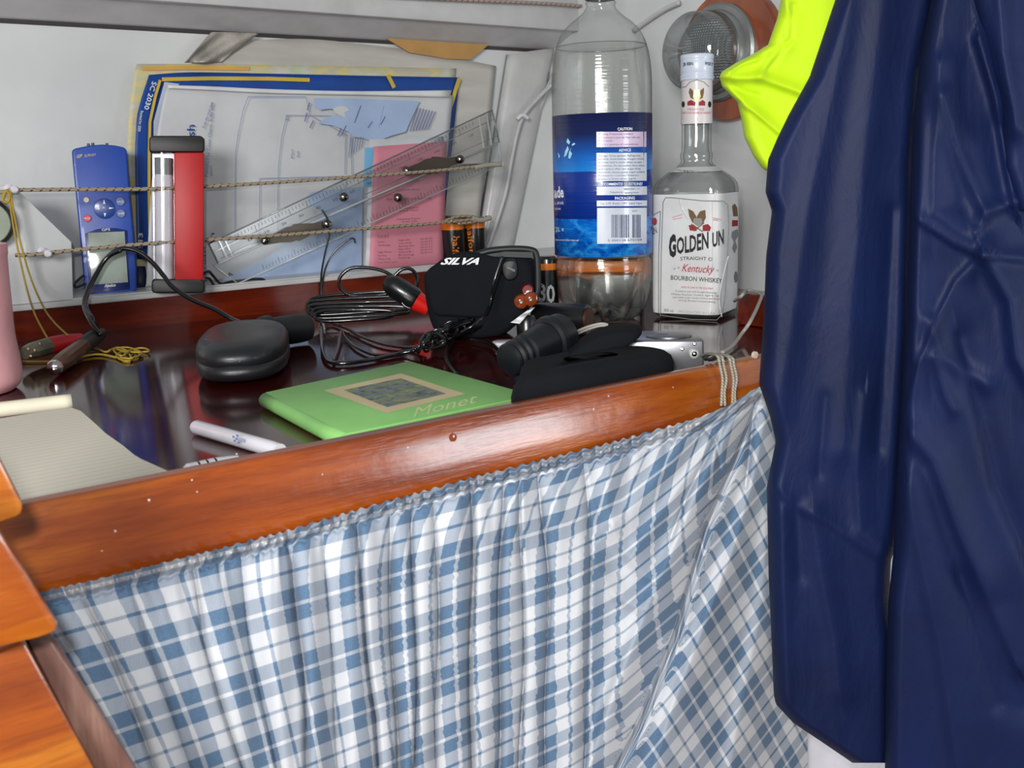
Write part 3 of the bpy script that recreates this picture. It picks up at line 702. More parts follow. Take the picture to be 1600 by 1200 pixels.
chart_paper = plain('chart_paper', '#bfc0c2', .6, var=.04); line_ink = plain('chart_line_ink', '#7c8cb4', .7)
sea = plain('pale_blue_print', '#9db0d0', .6, var=.05); deep = plain('dark_blue_print', '#0f3f8c', .45, var=.08); gold = plain('yellow_print', '#c3a63a', .5)
sleeve_m = NT('dull_plastic_sleeve'); co = sleeve_m.coord(scale=(3, 3, 14)); sleeve_m.set(Base_Color=sleeve_m.ramp(sleeve_m.noise(co, 3, 4), [(.3, '#a7a39c'), (.7, '#bdbab4')]), Roughness=.3); sleeve_m.bump(sleeve_m.noise(co, 2, 2), .5, .004); sleeve_m = sleeve_m.m
sl = sheet('chart_sleeve', [(300, 98), (345, 74), (400, 63), (480, 61), (560, 68), (640, 78), (700, 88), (775, 103)], [(215, 455), (400, 448), (560, 436), (742, 415)], Slean(1.305, .07), sleeve_m, nx=40, ny=24, thick=.001,
           bulge=lambda u, v: .0022 * (1 + math.sin(u * 9 + v * 2)) * (1 - v))
tag(sl, 'dull translucent plastic sleeve standing behind the charts', 'sleeve')
card = pprism('brown_card', [(604, 60), (764, 70), (735, 93), (700, 92), (640, 82)], Sy(1.318), (0, .003, 0), plain('brown_card', '#b08850', .8)); tag(card, 'brown card showing just under the overhead shelf behind the sleeve', 'card')
crinkle = sheet('crumpled_sheet', [(330, 50), (360, 50), (405, 52)], [(288, 98), (315, 98), (345, 97)], Sy(1.312), plain('crinkled_film', '#a39d96', .35, var=.2, bump=1, bscale=150), nx=12, ny=10, thick=.0006, bulge=lambda u, v: .005 * math.sin(u * 9 + 3 * v))
tag(crinkle, 'crumpled clear film poking out above the chart corner at left', 'film')
# beige map
bg_s = Slean(1.294, .09)
mp_m = NT('beige_map'); co = mp_m.coord(scale=(1, 1, 3)); mp_m.set(Base_Color=mp_m.ramp(mp_m.noise(co, 14, 3), [(.38, '#b7b19e'), (.45, '#cdbd80'), (.53, '#b8b79a'), (.6, '#c2bfb6'), (.7, '#a8b88a')]), Roughness=.6); mp_m = mp_m.m
bm_ = sheet('folded_road_map', [(214, 100), (330, 100), (520, 103), (713, 107)], [(196, 458), (330, 450), (520, 436), (690, 418)], bg_s, mp_m, nx=30, ny=20, bulge=lambda u, v: .006 * math.sin(v * 3.1) * (1 - u)**3, edge=lambda v: -9 * math.sin(math.pi * v**.6))
tag(bm_, 'folded beige and yellow map, rearmost of the charts', 'map')
stroke('map_edge_print', [[(222, 107), (300, 106)], [(300, 106), (390, 107)]], 6, near(bg_s, .002), plain('orange_print', '#c99a48', .6), bm_)
# blue-bordered chart pack
bsheet = thing('blue_bordered_chart', 'dark blue chart pack with yellow border lines behind the white chart', 'chart', (.5, 1.27, .041))
b_s = Slean(1.287, .10)
bb = lambda u, v: .006 * math.sin(v * 3.1) * (1 - u)**3
topb = [(234, 117), (300, 113), (420, 115), (560, 118), (718, 121)]
def edgeL(y, o=0): return lerp_poly([(117, 233), (150, 222), (180, 214), (230, 211), (300, 212), (400, 214), (458, 216)], y) + o
V = []; Fc = []; ys = [117, 130, 150, 180, 210, 240, 280, 320, 360, 404]
sheet('cover_sheet', topb, [(212, 405), (300, 402), (420, 398), (560, 390), (690, 380)], b_s, deep, bsheet, nx=40, ny=24, bulge=bb, edge=lambda v: edgeL(117 + v * 288) - (234 - 22 * v))
Sb2 = near(b_s, .0065)
# print follows the bowed left edge
inner = [(v, edgeL(v) + wdt) for v, wdt in ((125, 20), (150, 21), (190, 21), (240, 22), (300, 21), (396, 21))]
stroke('yellow_border', [[(x, y) for y, x in inner]], 4.5, Sb2, gold, bsheet, label='yellow border line')
for L in ([(253, 124), (330, 122.5), (420, 123), (484, 125)], [(606, 117), (616, 137)], [(718, 122), (712, 140), (700, 180), (690, 212)]): stroke('yellow_border', [L], 6, near(b_s, .0025), gold, bsheet, label='yellow border line')
polyprint('grey_margin', [(257, 128), (280, 131), (262, 180), (250, 240), (240, 240), (240, 190)], near(b_s, .0068), plain('grey_blue_print', '#aab2c4', .6), bsheet)
text('SC 2030', (238, 127), (225, 170), 7.5, near(b_s, .0066), white_print, bsheet, bold=.01); text('Revised for 2009', (220, 173), (215, 205), 4.5, near(b_s, .0066), white_print, bsheet)
text('1513', (223, 395), (223, 364), 7, near(b_s, .004), white_print, bsheet, bold=.02)
lower = sheet('navy_leaflet', [(214, 416), (227, 416)], [(215, 458), (232, 455)], Slean(1.280, .10), plain('navy_leaflet', '#1d2b48', .5), nx=2, ny=2); tag(lower, 'small navy leaflet standing between the navigator and the lantern', 'leaflet')
# white chart
wch = thing('white_chart', 'white folded sea chart with pale blue coast leaning on the shelf', 'chart', (.5, 1.25, .041))
w_s = Slean(1.279, .10)
wb = lambda u, v: .008 * math.sin(v * 3.1) * (1 - u)**2
sheet('chart_sheet', [(262, 134), (330, 137), (430, 142), (560, 145), (708, 149)], [(228, 456), (330, 448), (450, 440), (560, 433), (682, 422)], w_s, chart_paper, wch, nx=40, ny=24, bulge=wb, edge=lambda v: -9 * math.sin(math.pi * v**.7))
sheet('folded_edge', [(262, 133), (330, 135), (430, 139.5), (560, 142.5), (706, 141)], [(263, 138), (330, 141), (430, 146), (560, 148.5), (703, 152)], near(w_s, .0055), plain('paper_edge', '#d2d3d4', .6), wch, nx=20, ny=2)
W2 = near(w_s, .0085)
stroke('chart_line', [[(478, 151), (388, 151), (380, 172), (372, 210), (368, 240), (367, 300), (367, 372)], [(535, 181), (448, 180), (440, 215), (435, 260), (434, 300), (434, 375)], [(548, 275), (406, 279), (405, 375)], [(540, 208), (539, 272)], [(548, 208), (550, 275)]], 1.0, W2, line_ink, wch)
stroke('chart_line', [[(478, 152), (484, 180), (540, 210)], [(600, 165), (592, 200)], [(540, 275), (540, 305)]], .8, W2, line_ink, wch)
polyprint('sea_print', [(490, 153), (556, 154), (656, 158), (643, 185), (634, 206), (612, 212), (585, 222), (568, 216), (552, 214), (545, 206), (520, 196), (497, 193), (506, 186), (520, 180), (538, 180), (528, 172), (514, 170), (500, 172), (491, 165)], W2, sea, wch, label='pale blue sea area')
polyprint('land_print', [(520, 170), (528, 166), (540, 166), (546, 172), (538, 176), (540, 184), (530, 180), (524, 176)], near(W2, .0006), chart_paper, wch)
polyprint('sea_print', [(485, 300), (567, 292), (565, 425), (352, 442), (345, 438), (420, 400), (470, 360), (510, 330), (480, 318)], W2, sea, wch, label='pale blue sea area')
stroke('place_name', [[(554, 192), (564, 165)], [(575, 200), (582, 190)], [(528, 212), (533, 200)], [(534, 212), (541, 196)], [(595, 195), (602, 182)], [(480, 172), (484, 160)], [(476, 190), (480, 176)], [(484, 200), (490, 188)]], 1.6, near(W2, .0006), plain('chart_text_ink', '#5b6c9c', .7), wch)
_ti = bpy.data.materials['chart_text_ink']
for i in range(7):
    x = 641 + i * 4.6; stroke('note_text', [[(x, 205 - i * .5), (x + 12, 168 + i)]], 1.4, W2, _ti, wch)
for i in range(6): stroke('note_text', [[(545 + i * 4, 246 - i * 3), (548 + i * 4, 214)]], .9, W2, _ti, wch)
text('sh', (304, 213), (304, 195), 12, W2, deep, wch, bold=.01); text('n', (335, 374), (335, 364), 8, W2, deep, wch); text('nd coast', (323, 444), (322, 384), 6, W2, deep, wch)
text('Published by Coast Charts, Scilly Isles', (325, 276), (334, 160), 5, W2, _ti, wch); text('Approaches to the River', (332, 275), (331, 258), 4, W2, _ti, wch)
text('From the coast chart', (320, 200), (333, 160), 4.5, W2, _ti, wch); text('Plan', (458, 247), (458, 233), 3.5, W2, _ti, wch); text('East', (467, 245), (467, 236), 3.5, W2, _ti, wch)
text('20', (451, 189), (451, 180), 4, W2, _ti, wch)
# light blue and pink leaflets
lb = sheet('pale_leaflet', [(577, 218), (694, 213)], [(571, 431), (686, 419)], Slean(1.2425, .10), plain('white_leaflet', '#c3c6cc', .6), nx=4, ny=6); tag(lb, 'white leaflet with light blue edge behind the pink leaflet', 'leaflet')
patch('blue_edge', [(570, 231), (584, 230), (580, 292), (568, 294)], near(Slean(1.2425, .10), .0), plain('sky_print', '#74b4dc', .55), lb, label='light blue printed edge')
pl = thing('pink_leaflet', 'pink printed tide leaflet standing before the white chart', 'leaflet', (.75, 1.24, .041))
P_s = Slean(1.2385, .10)
sheet('leaflet_sheet', [(584, 229), (640, 225), (698, 221)], [(577, 427), (630, 421), (693, 413)], P_s, plain('pink_paper', '#cb8090', .65, var=.03), pl, nx=8, ny=8)
tk = plain('grey_text_ink', '#7a4a5c', .7)
text('TIDES', (590, 373), (608, 371), 4.5, P_s, tk, pl); 
for i, s in enumerate(['Date:', 'Wednesday', '', 'High Water', 'Spring', 'Neap tide', 'Low Water mark']):
    if s: text(s, (591, 379.5 + i * 5.3), (591 + 2.1 * len(s), 379 + i * 5.3), 2.8, P_s, tk, pl)
for i in range(7): text(['High tide', 'Low water', 'Spring ebb', 'Neap flood', 'Slack', 'Rising', 'Falling'][i], (623, 377 + i * 4.6), (641 + 3 * (i % 3), 375.6 + i * 4.6), 2.8, P_s, tk, pl)
for i in range(6): text('04.30 0.6', (657, 375 + i * 4.3), (676, 373.5 + i * 4.3), 2.6, P_s, tk, pl)
for s, x0, y0, x1 in (('GENERAL', 634, 285, 656), ('HARBOUR OFFICE', 620, 299, 656), ('Harbour Master', 622, 331, 654), ('Telephone', 624, 327, 654), ('Opening hours', 620, 344, 656), ('of the lock', 628, 348, 652), ('TIDE TABLE AND INFORMATION', 603, 313, 674)):
    text(s, (x0, y0), (x1, y0 - 1.5), 3.2, P_s, tk, pl)

# ------------------------------------------------------------------ parallel ruler
def ruler():
    t = thing('parallel_ruler', 'clear plastic parallel ruler leaning diagonally across the charts', 'ruler', (.65, 1.23, .041))
    S = Slean(1.2275, .05); S1 = near(S, .004)
    ac = glassy('clear_acrylic', '#fafbfb', .25, .10, .35, 3); ed = plain('acrylic_edge', '#a9adad', .15, coat=1); edd = plain('acrylic_dark_edge', '#6c7072', .15, coat=1)
    arm = plain('bronze_arm', '#5a5248', .35, .6)
    A = [(326, 381), (769, 172), (780, 222), (341, 412)]; B = [(333, 414), (778, 226), (784, 256), (372, 443)]
    pprism('upper_bar', A, S1, (0, .0028, 0), ac, t); pprism('lower_bar', B, S, (0, .0028, 0), ac, t)
    def rim(P, S_, which, w_, m_):
        for i in which:
            a, b = P[i], P[(i + 1) % 4]; ptube('bar_edge', [a, b], near(S_, .0005), w_, m_, t, sub=1, n=6)
    rim(A, S1, (0, 3, 1), .0011, edd); rim(A, S1, (2,), .0014, ed); rim(B, S, (0, 1, 2, 3), .0009, ed)
    stroke('bevel_line', [[(338, 392), (772, 186)], [(345, 404), (778, 212)]], 1.2, near(S1, .0006), edd, t)
    # ends
    for L in ([(342, 375), (356, 406)], [(350, 371), (364, 402)], [(748, 182), (756, 232)], [(760, 177), (768, 226)]): stroke('end_line', [L], 2.2, near(S1, .0008), ed, t)
    # degree marks
    tick = []
    for i in range(70):
        u = .10 + i * .012; a = Vector((326, 381)).lerp(Vector((769, 172)), u) + Vector((1, 4)); L = 9 if i % 5 == 0 else 5
        tick.append([tuple(a), (a.x + L * .35, a.y + L)])
        b = Vector(B[3]).lerp(Vector(B[2]), u) + Vector((-1, -3)); tick.append([tuple(b), (b.x - L * .3, b.y - L)])
    stroke('scale_mark', tick, .7, near(S1, .0008), plain('tick_ink', '#3e4448', .6), t)
    for i in range(14):
        u = .12 + i * .06; a = Vector((326, 381)).lerp(Vector((769, 172)), u) + Vector((9, 22)); text(str(10 * i), tuple(a), (a.x + 7, a.y - 3.3), 4, S1, bpy.data.materials['tick_ink'], t, off=.0008, name='scale_number')
    Sa = near(S1, .004)
    def armp(a, b, w0=6.5):
        a = Vector(a); b = Vector(b); d = (b - a); nn = Vector((-d.y, d.x)).normalized()
        pr = [(0, .8), (.25, 1.3), (.40, 1.9), (.48, 1.75), (.52, 2.1), (.60, 1.9), (.8, 1.1), (1, .8)]
        pts = [a + d * u + nn * w0 * h for u, h in pr] + [a + d * u - nn * w0 * h for u, h in pr[::-1]]
        pprism('hinge_arm', [tuple(p) for p in pts], Sa, (0, .0014, 0), arm, t)
    armp((637, 267), (717, 250)); armp((412, 378), (512, 350))
    def knob(px, py, r=.0062):
        c = near(S1, .0)(px, py); d = (CAM - c).normalized()
        lathe('knob', c, c + d, [(0, r * .8), (.004, r), (.009, r), (.0115, r * .75), (.0125, r * .3)], plain('knob_steel', '#77716c', .15, 1) if 'knob_steel' not in bpy.data.materials else bpy.data.materials['knob_steel'], t, n=20)
    for q in ((636, 267), (719, 249), (537, 308), (622, 309), (414, 375), (511, 350)): knob(*q)
    text('A', (357, 434), (365, 430), 7, S, black_plastic, t)
ruler()
# shelf shock cords
def eye(px, py, S, r=.004):
    c = S(px, py); return lathe('plastic_eye', c + Vector((0, .0255, 0)), c - Vector((0, .02, 0)), [(0, r * 1.3), (.003, r * 1.4), (.006, r * .7), (.020, r * .7), (.022, r), (.030, r), (.032, r * .6)], white_plastic, None, n=14)
yS = 1.200
SS = Sy(yS)
c1 = thing('shelf_cord', 'upper flecked elastic cord stretched across the shelf', 'cord', (.5, yS, .16), 'elastic cords across the shelf')
ptube('cord', [(18, 297), (120, 296), (240, 295), (400, 287), (560, 276), (700, 265), (776, 256)], SS, .0022, shock, c1, n=10)
ptube('cord_end', [(18, 297), (4, 300), (-30, 300)], SS, .0022, shock, c1)
ptube('end_whipping', [(742, 262), (762, 258), (782, 257)], near(SS, .0012), .0032, cord_m, c1)
c2 = thing('shelf_cord', 'lower flecked elastic cord stretched across the shelf', 'cord', (.5, yS, .09), 'elastic cords across the shelf')
ptube('cord', [(24, 399), (60, 397), (115, 391), (240, 380), (400, 370), (560, 358), (690, 348), (748, 341)], SS, .0022, shock, c2, n=10)
ptube('end_loop', [(692, 347), (712, 339), (735, 338), (748, 342), (740, 347), (715, 350)], near(SS, .001), .0020, shock, c2)
ptube('end_whipping', [(738, 341), (752, 344), (766, 340)], near(SS, .0012), .0036, cord_m, c2)
for nm, px, py, lab in (('cord_eye', 22, 296, 'white plastic eye holding the upper shelf cord at left'), ('cord_eye', 74, 396, 'white plastic eye holding the lower shelf cord at left')):
    o = eye(px, py, SS, .0042); o.name = nm; tag(o, lab, 'cord eye')
for px, py, lab in ((783, 256, 'steel screw holding the upper shelf cord at right'), (760, 341, 'steel screw holding the lower shelf cord at right')):
    c = SS(px, py); o = lathe('cord_screw', Vector((c.x, 1.322, c.z)), Vector((c.x, 1.0, c.z)), [(0, .0022), (.121, .0022), (.123, .0042), (.125, .0030)], chrome, None, n=12); tag(o, lab, 'screw')
c3 = thing('elastic_cord', 'pinkish flecked elastic cord along the overhead shelf front', 'cord', (.7, 1.12, .39))
S3_ = Sy(1.255)
ptube('cord', [(380, -34), (560, -10), (700, -1), (860, 6), (1000, 17), (1018, 18)], S3_, .0024, fleck('pink_flecked_cord', '#b5a3a0', '#6a4640'), c3, n=10)
ptube('end_whipping', [(1003, 15), (1015, 17), (1026, 17)], near(S3_, .001), .0036, cord_m, c3)
wb_ = thing('wiring_cable', 'white cable clipped to the curved hull rib', 'cable', (1.0, 1.3, .1))
ptube('cable_jacket', [(862, 132), (838, 156), (818, 180), (808, 208), (799, 250), (790, 300), (773, 355), (755, 405)], Sy(1.300), .0034, trim_paint, wb_)
for a, b in ((816, 184),): ptube('cable_clip', [(a - 8, b + 2), (a, b - 4), (a + 9, b + 1)], Sy(1.294), .0032, white_plastic, wb_)
wd_ = ptube('corner_cable', [(1062, 4), (1040, 14), (1015, 30), (990, 48)], Sx(1.083), .0035, trim_paint); tag(wd_, 'white cable on the bulkhead by the neck of the large bottle', 'cable')

# batteries
def battery(x, lab, s, x1, px_top, px_bot, w_):
    pass
orange = plain('orange_wrap', '#d8720e', .3, coat=.3)
for (cx, top, bot, lab) in ((706, 342, 418, 'orange and black battery standing beside the pink leaflet'), (737, 338, 424, 'orange and black battery standing next to the hull rib')):
    base = Slean(1.240, 0)(cx + 3, 410); base.z = .041; tp = Sy(base.y)(cx, top); r = .0165 if cx < 720 else .0162
    if cx > 720: base.y += .004; base.x += .006
    H_ = .058
    t = thing('battery', lab, 'battery', base, 'batteries on the shelf')
    lathe('cell_body', base, base + Vector((0, 0, 1)), [(0, r * .96), (.001, r), (H_ * .80, r)], black_plastic, t, n=32)
    lathe('cell_top', base + Vector((0, 0, H_ * .80)), base + Vector((0, 0, 1)), [(0, r), (H_ * .19, r), (H_ * .2, r * .96)], orange, t, n=32, label='orange top band')
    lathe('terminal', base + Vector((0, 0, H_)), base + Vector((0, 0, 1)), [(0, .005), (.002, .0048)], chrome, t, n=16)
    Sc = Scyl(base.x, base.y, r)
    text('halfords', (cx + 2, 369) if cx < 720 else (cx - 8, 352), (cx, 428) if cx < 720 else (cx - 1, 414), 10 if cx < 720 else 8, Sc, orange, t, bold=.01)

# ------------------------------------------------------------------ black kit in the middle
def cable_thing():
    t = thing('coiled_power_cable', 'coiled black power cable with red-tipped lighter plug behind the green book', 'cable', (.6, .98, 0))
    SF = Sface(575, 500)[0]
    def Q(px, py, d=0): return near(SF, d)(px, py)
    R = .0021
    tube('cable_loop', [Q(625, 440), Q(600, 424), Q(570, 418), Q(546, 420), Q(531, 434), Q(531, 448), Q(545, 460), Q(575, 463), Q(610, 458)], R, black_cable, t)
    tube('cable_loop', [Q(612, 436, .01), Q(628, 421, .01), Q(643, 421, .01), Q(652, 434, .01), Q(650, 450, .01), Q(642, 462, .01), Q(620, 468, .01)], R, black_cable, t)
    rings = [(484, 472, 640, 458, 0), (480, 478, 655, 466, .012), (482, 484, 660, 474, .024), (488, 489, 640, 482, .034), (492, 494, 615, 488, .042)]
    for a, b, c, d, o in rings:
        tube('cable_loop', [Q(a, b, o), Q(a + 14, b - 8, o - .005), Q((a + c) / 2, (b + d) / 2 - 7, o - .008), Q(c - 10, d - 3, o - .004), Q(c, d + 3, o), Q(c - 12, d + 8, o + .008), Q((a + c) / 2, (b + d) / 2 + 9, o + .010), Q(a + 12, b + 8, o + .006)], R, black_cable, t, closed=True)
    Sv = Sface(505, 480)[0]
    tube('bare_end', [Sv(503, 328), Sv(513, 345), Sv(515, 365), Sv(508, 395), Sv(502, 430), Sv(502, 462), Sv(506, 478)], .0013, black_cable, t)
    tube('bare_end', [Sv(555, 380), Sv(553, 373), Sv(544, 375), Sv(522, 394), Sv(509, 418), Sv(503, 448), Sv(504, 470)], .0013, black_cable, t)
    D1 = Sz(.003); D2 = Sz(.007)
    tube('cable_run', [D2(498, 492), D2(502, 510), D1(503, 533), D1(505, 553), D1(516, 566), D1(545, 567), D1(585, 561), D1(622, 553), D2(650, 545), Sz(.014)(668, 530), Sz(.02)(690, 512)], R, black_cable, t)
    tube('cable_run', [D1(520, 565), D1(528, 545), D2(533, 518), D1(540, 528), D1(558, 543), D1(590, 555), D1(630, 552), D2(655, 545), D2(680, 535)], R * .8, black_cable, t)
    tube('cable_run', [D2(508, 498), D1(520, 505), D1(545, 515), D1(570, 528), D1(600, 538), D1(640, 543), D2(665, 538)], R * .8, black_cable, t)
    tube('cable_run', [D2(708, 532), D1(700, 545), D1(698, 558), D1(704, 572), D1(714, 586)], R, black_cable, t)
    # lashed bundle
    rr = random.Random(5)
    for i in range(6):
        o = i * 1.0; tube('bundle_strand', [Sz(.006 + .003 * (i % 3))(645 + i * 3, 549 - i * 3), Sz(.012 + .003 * (i % 2))(668 + i, 534 - i * 2), Sz(.018 + .002 * (i % 3))(692 + i * 2, 520 - i * 2), Sz(.020)(715 + i * 2, 510 - i * 2), Sz(.022)(735 + i, 503 - i)], R * .75, black_cable, t)
    for i in range(13):
        c = Sz(.013)(658 + i * 6.2, 541 - i * 3.0) + Vector((rr.uniform(-.003, .003), rr.uniform(-.002, .002), rr.uniform(0, .002))); tl = rr.uniform(-.6, .9); ra = rr.uniform(.0055, .0085); pts = []
        ax = Vector((math.cos(tl), math.sin(tl), 0)); 
        for k in range(8):
            a = k / 8 * 2 * math.pi; q = c + ax * (ra * 1.2 * math.cos(a)) + Vector((.0035 * math.sin(a * 1 + i), 0, ra * math.sin(a))); q.z = max(q.z, .0018); pts.append(q)
        tube('lashing_turn', pts, R * .62, black_cable, t, closed=True, sub=3)
    tube('cable_run', [Sz(.02)(720, 520), Sz(.03)(748, 502), near(Sface(740, 530)[0], .030)(765, 476), near(Sface(740, 530)[0], .030)(772, 440), near(Sface(740, 530)[0], .026)(785, 400)], .0013, black_cable, t)
    tube('cable_run', [Sz(.012)(700, 530), Sz(.012)(740, 514), Sz(.016)(790, 497), Sz(.016)(820, 485)], R * .7, black_cable, t)
    tube('cable_run', [Sz(.004)(735, 530), Sz(.004)(765, 536), Sz(.006)(782, 550), Sz(.010)(792, 556)], R * .9, black_cable, t)
    S5 = Sface(640, 503)[0]
    p0, p1, p2 = near(S5, .03)(606, 441), near(S5, .035)(650, 470), near(S5, .037)(670, 482); L = (p1 - p0).length
    lathe('plug_body', p0, p1, [(-.004, .006), (0, .0095), (L * .2, .0125), (L * .9, .0135), (L, .012)], black_plastic, t, n=28)
    L2 = (p2 - p1).length
    red = plain('red_plug_tip', '#d01812', .3, coat=.4)
    lathe('plug_tip', p1, p2, [(0, .0118), (L2 * .4, .0105), (L2, .0085)], red, t, n=28, label='red plastic tip')
    ptube('side_spring', [(628, 473), (634, 479), (642, 482)], near(S5, .047), .0009, chrome, t)
cable_thing()

def pouch():
    S, n = Sface(745, 528)
    t = thing('black_padded_pouch', 'black padded pouch with white lettering in the middle of the table', 'pouch', S(745, 528))
    body = [(664, 430), (682, 412), (704, 399), (740, 394), (790, 397), (828, 398), (838, 430), (832, 470), (812, 500), (780, 524), (735, 531), (696, 529), (676, 508), (666, 470)]
    pillow('pouch_body', body, near(S, -.030), n, .070, black_fabric, t, rr=.22, ex=.8)
    fl = [(663, 431), (672, 420), (703, 398), (735, 393), (772, 401), (790, 404), (782, 432), (772, 462), (762, 492), (740, 496), (700, 494), (678, 490), (668, 460)]
    pillow('pouch_flap', fl, near(S, .006), n, .012, black_fabric, t, rr=.12, smooth_n=3)
    text('SILVA', (688, 413), (748, 413), 10, near(S, .013), white_print, t, shear=.5, bold=.035, off=.002, up=(.1, -1))
    ptube('strap', [(742, 399), (765, 392), (800, 389), (830, 391), (838, 400), (840, 430), (838, 460), (820, 482)], near(S, .0), .0035, black_rubber, t)
    patch('clear_window', [(745, 400), (790, 393), (832, 394), (834, 403)], near(S, .004), plain('smoky_window', '#4a4d4c', .1, coat=1), t, nx=4, label='smoky clear edge under the strap')
    lathe('clip_pin', near(S, .016)(792, 418), near(S, .016)(805, 424), [(0, .0016), (.009, .0016)], steel, t, n=10)
    pillow('buckle', [(786, 408), (804, 405), (809, 418), (806, 434), (792, 438), (784, 425)], near(S, .006), n, .012, black_rubber, t, rr=.2)
pouch()
def canister():
    S, n = Sface(950, 486, yaw=-6)
    t = thing('orange_banded_case', 'black case with orange top band standing right behind the large bottle', 'case', S(950, 484))
    v = -n * .040; hot = plain('bright_orange', '#f08010', .35)
    pprism('case_body', [(899, 483), (899, 426), (1003, 427), (1003, 483)], S, v, black_plastic, t, bevel=.003, seg=3)
    pprism('orange_band', [(898, 425.5), (898, 407), (1004, 408), (1004, 426)], near(S, .0008), v * 1.02, hot, t, bevel=.002, label='orange band')
    pprism('lid_ridge', [(906, 406), (910, 402), (990, 402), (996, 407)], S, v * .9, black_plastic, t, bevel=.002)
    S, n = Sface(856, 484)
    b = S(856, 483); b.z = .0008; r = .0140; c = b - n * .004; H_ = S(856, 400).z - .001
    t = thing('numbered_canister', 'small black canister with white numerals left of the large bottle foot', 'canister', c)
    lathe('canister_body', c, c + Vector((0, 0, 1)), [(0, r * .95), (.001, r), (H_ * .75, r)], black_plastic, t, n=32)
    lathe('orange_band', c + Vector((0, 0, H_ * .75)), c + Vector((0, 0, 1)), [(0, r), (H_ * .12, r)], orange, t, n=32, label='orange band')
    lathe('canister_lid', c + Vector((0, 0, H_ * .87)), c + Vector((0, 0, 1)), [(0, r), (H_ * .08, r * .96), (H_ * .13, r * .7)], black_plastic, t, n=32)
    Sc = Scyl(c.x, c.y, r)
    text('30', (842, 470), (867, 473), 27, Sc, white_print, t, bold=.02, up=(0, -1))
    stroke('numeral_underline', [[(843, 474), (855, 478), (867, 474)]], 3, Sc, white_print, t)
canister()
am = plain('amber_lens', '#7e340c', .1, coat=1); 
al = thing('amber_lens_lamp', 'small lamp with amber lenses and red cap between pouch and bottle', 'lamp', Sz(0)(815, 490))
S, n = Sface(812, 532)
for a, b in ((814, 471), (829, 467)):
    c = near(S, 0)(a, b); lathe('amber_lens', c, c + n, [(-.01, .006), (0, .0078), (.004, .0066), (.006, .003)], am, al, n=18)
    lathe('bulb', c + n * .005, c + n * .05, [(0, .0028), (.003, .0012)], steel, al, n=10)
c = near(S, -.008)(824, 453); lathe('red_cap', c, c + n, [(-.01, .006), (0, .0065), (.004, .005)], plain('deep_red', '#6c060c', .3, coat=.4), al, n=18)
c = near(S, -.004)(822, 470); lathe('lamp_body', Vector((c.x, c.y, 0)), Vector((c.x, c.y, 1)), [(0, .010), (.020, .0105), (.024, .008)], black_plastic, al, n=20)
tg = sheet('white_tag', [(826, 484), (836, 480)], [(798, 504), (812, 506)], near(S, .016), plain('tag_paper', '#d3d3d6', .5), nx=4, ny=8, thick=.0006, bulge=lambda u, v: .004 * math.sin(7 * v), zmin=.001); tag(tg, 'creased white paper tag beside the amber lenses', 'tag')
lt = thing('plastic_piece', 'small flat white plastic piece beside the ribbed plug', 'plastic piece', Sz(0)(788, 533))
prism('shell', [Sz(.006)(*p) for p in [(769, 533), (776, 530.5), (804, 529.5), (806, 531), (800, 535), (790, 537), (774, 536)]], (0, 0, -.0055), white_plastic, lt, bevel=.001)

def sock(name, lab, px0, px1, z0, z1, prof, mat, part, n=28):
    p0 = Sz(z0)(*px0); p1 = Sz(z1)(*px1); t = thing(name, lab, 'socket' if 'socket' in name else 'plug', Vector(((p0.x + p1.x) / 2, (p0.y + p1.y) / 2, 0)))
    L = (p1 - p0).length; lathe(part, p0, p1, [(a * L, r) for a, r in prof], mat, t, n=n); return t, p0, p1, L
t, p0, p1, L = sock('lighter_socket', 'black tubular power socket lying before the foot of the large bottle', (838, 494), (918, 498), .0155, .0155, [(-.06, .004), (-.03, .010), (0, .0135), (.1, .0150), (.9, .0150), (1, .0145)], black_plastic, 'socket_body')
lathe('socket_mouth', p0.lerp(p1, .985), p1 + (p1 - p0), [(0, .0115), (.0035, .0112)], plain('dark_orange_inside', '#3a1c0c', .5), t, n=24, label='brownish inside of the mouth')
t, p0, p1, L = sock('ribbed_plug', 'dark rubber ribbed plug lying against the black camera case', (792, 564), (880, 522), .022, .034, [(0, .009), (.02, .0125), (.05, .0135), (.07, .0115), (.10, .0115), (.12, .0138), (.15, .0138), (.17, .0118), (.20, .0118), (.22, .0142), (.25, .0142), (.27, .0122), (.30, .0122), (.32, .0150), (.42, .0150), (.62, .0168), (.70, .0170), (.72, .0200), (.80, .0205), (.82, .0188), (.97, .0185), (1, .0150)], plain('dark_blue_rubber', '#101319', .4), 'plug_body')
ptube('flat_strap', [(893, 522), (915, 512), (938, 506), (950, 508)], near(Sface(900, 560)[0], .0), .0013, pale_cable, t, label='thin pale grey cord')
ptube('flat_strap', [(896, 525), (918, 515), (940, 509), (952, 512)], near(Sface(900, 560)[0], .0), .0011, pale_cable, t)

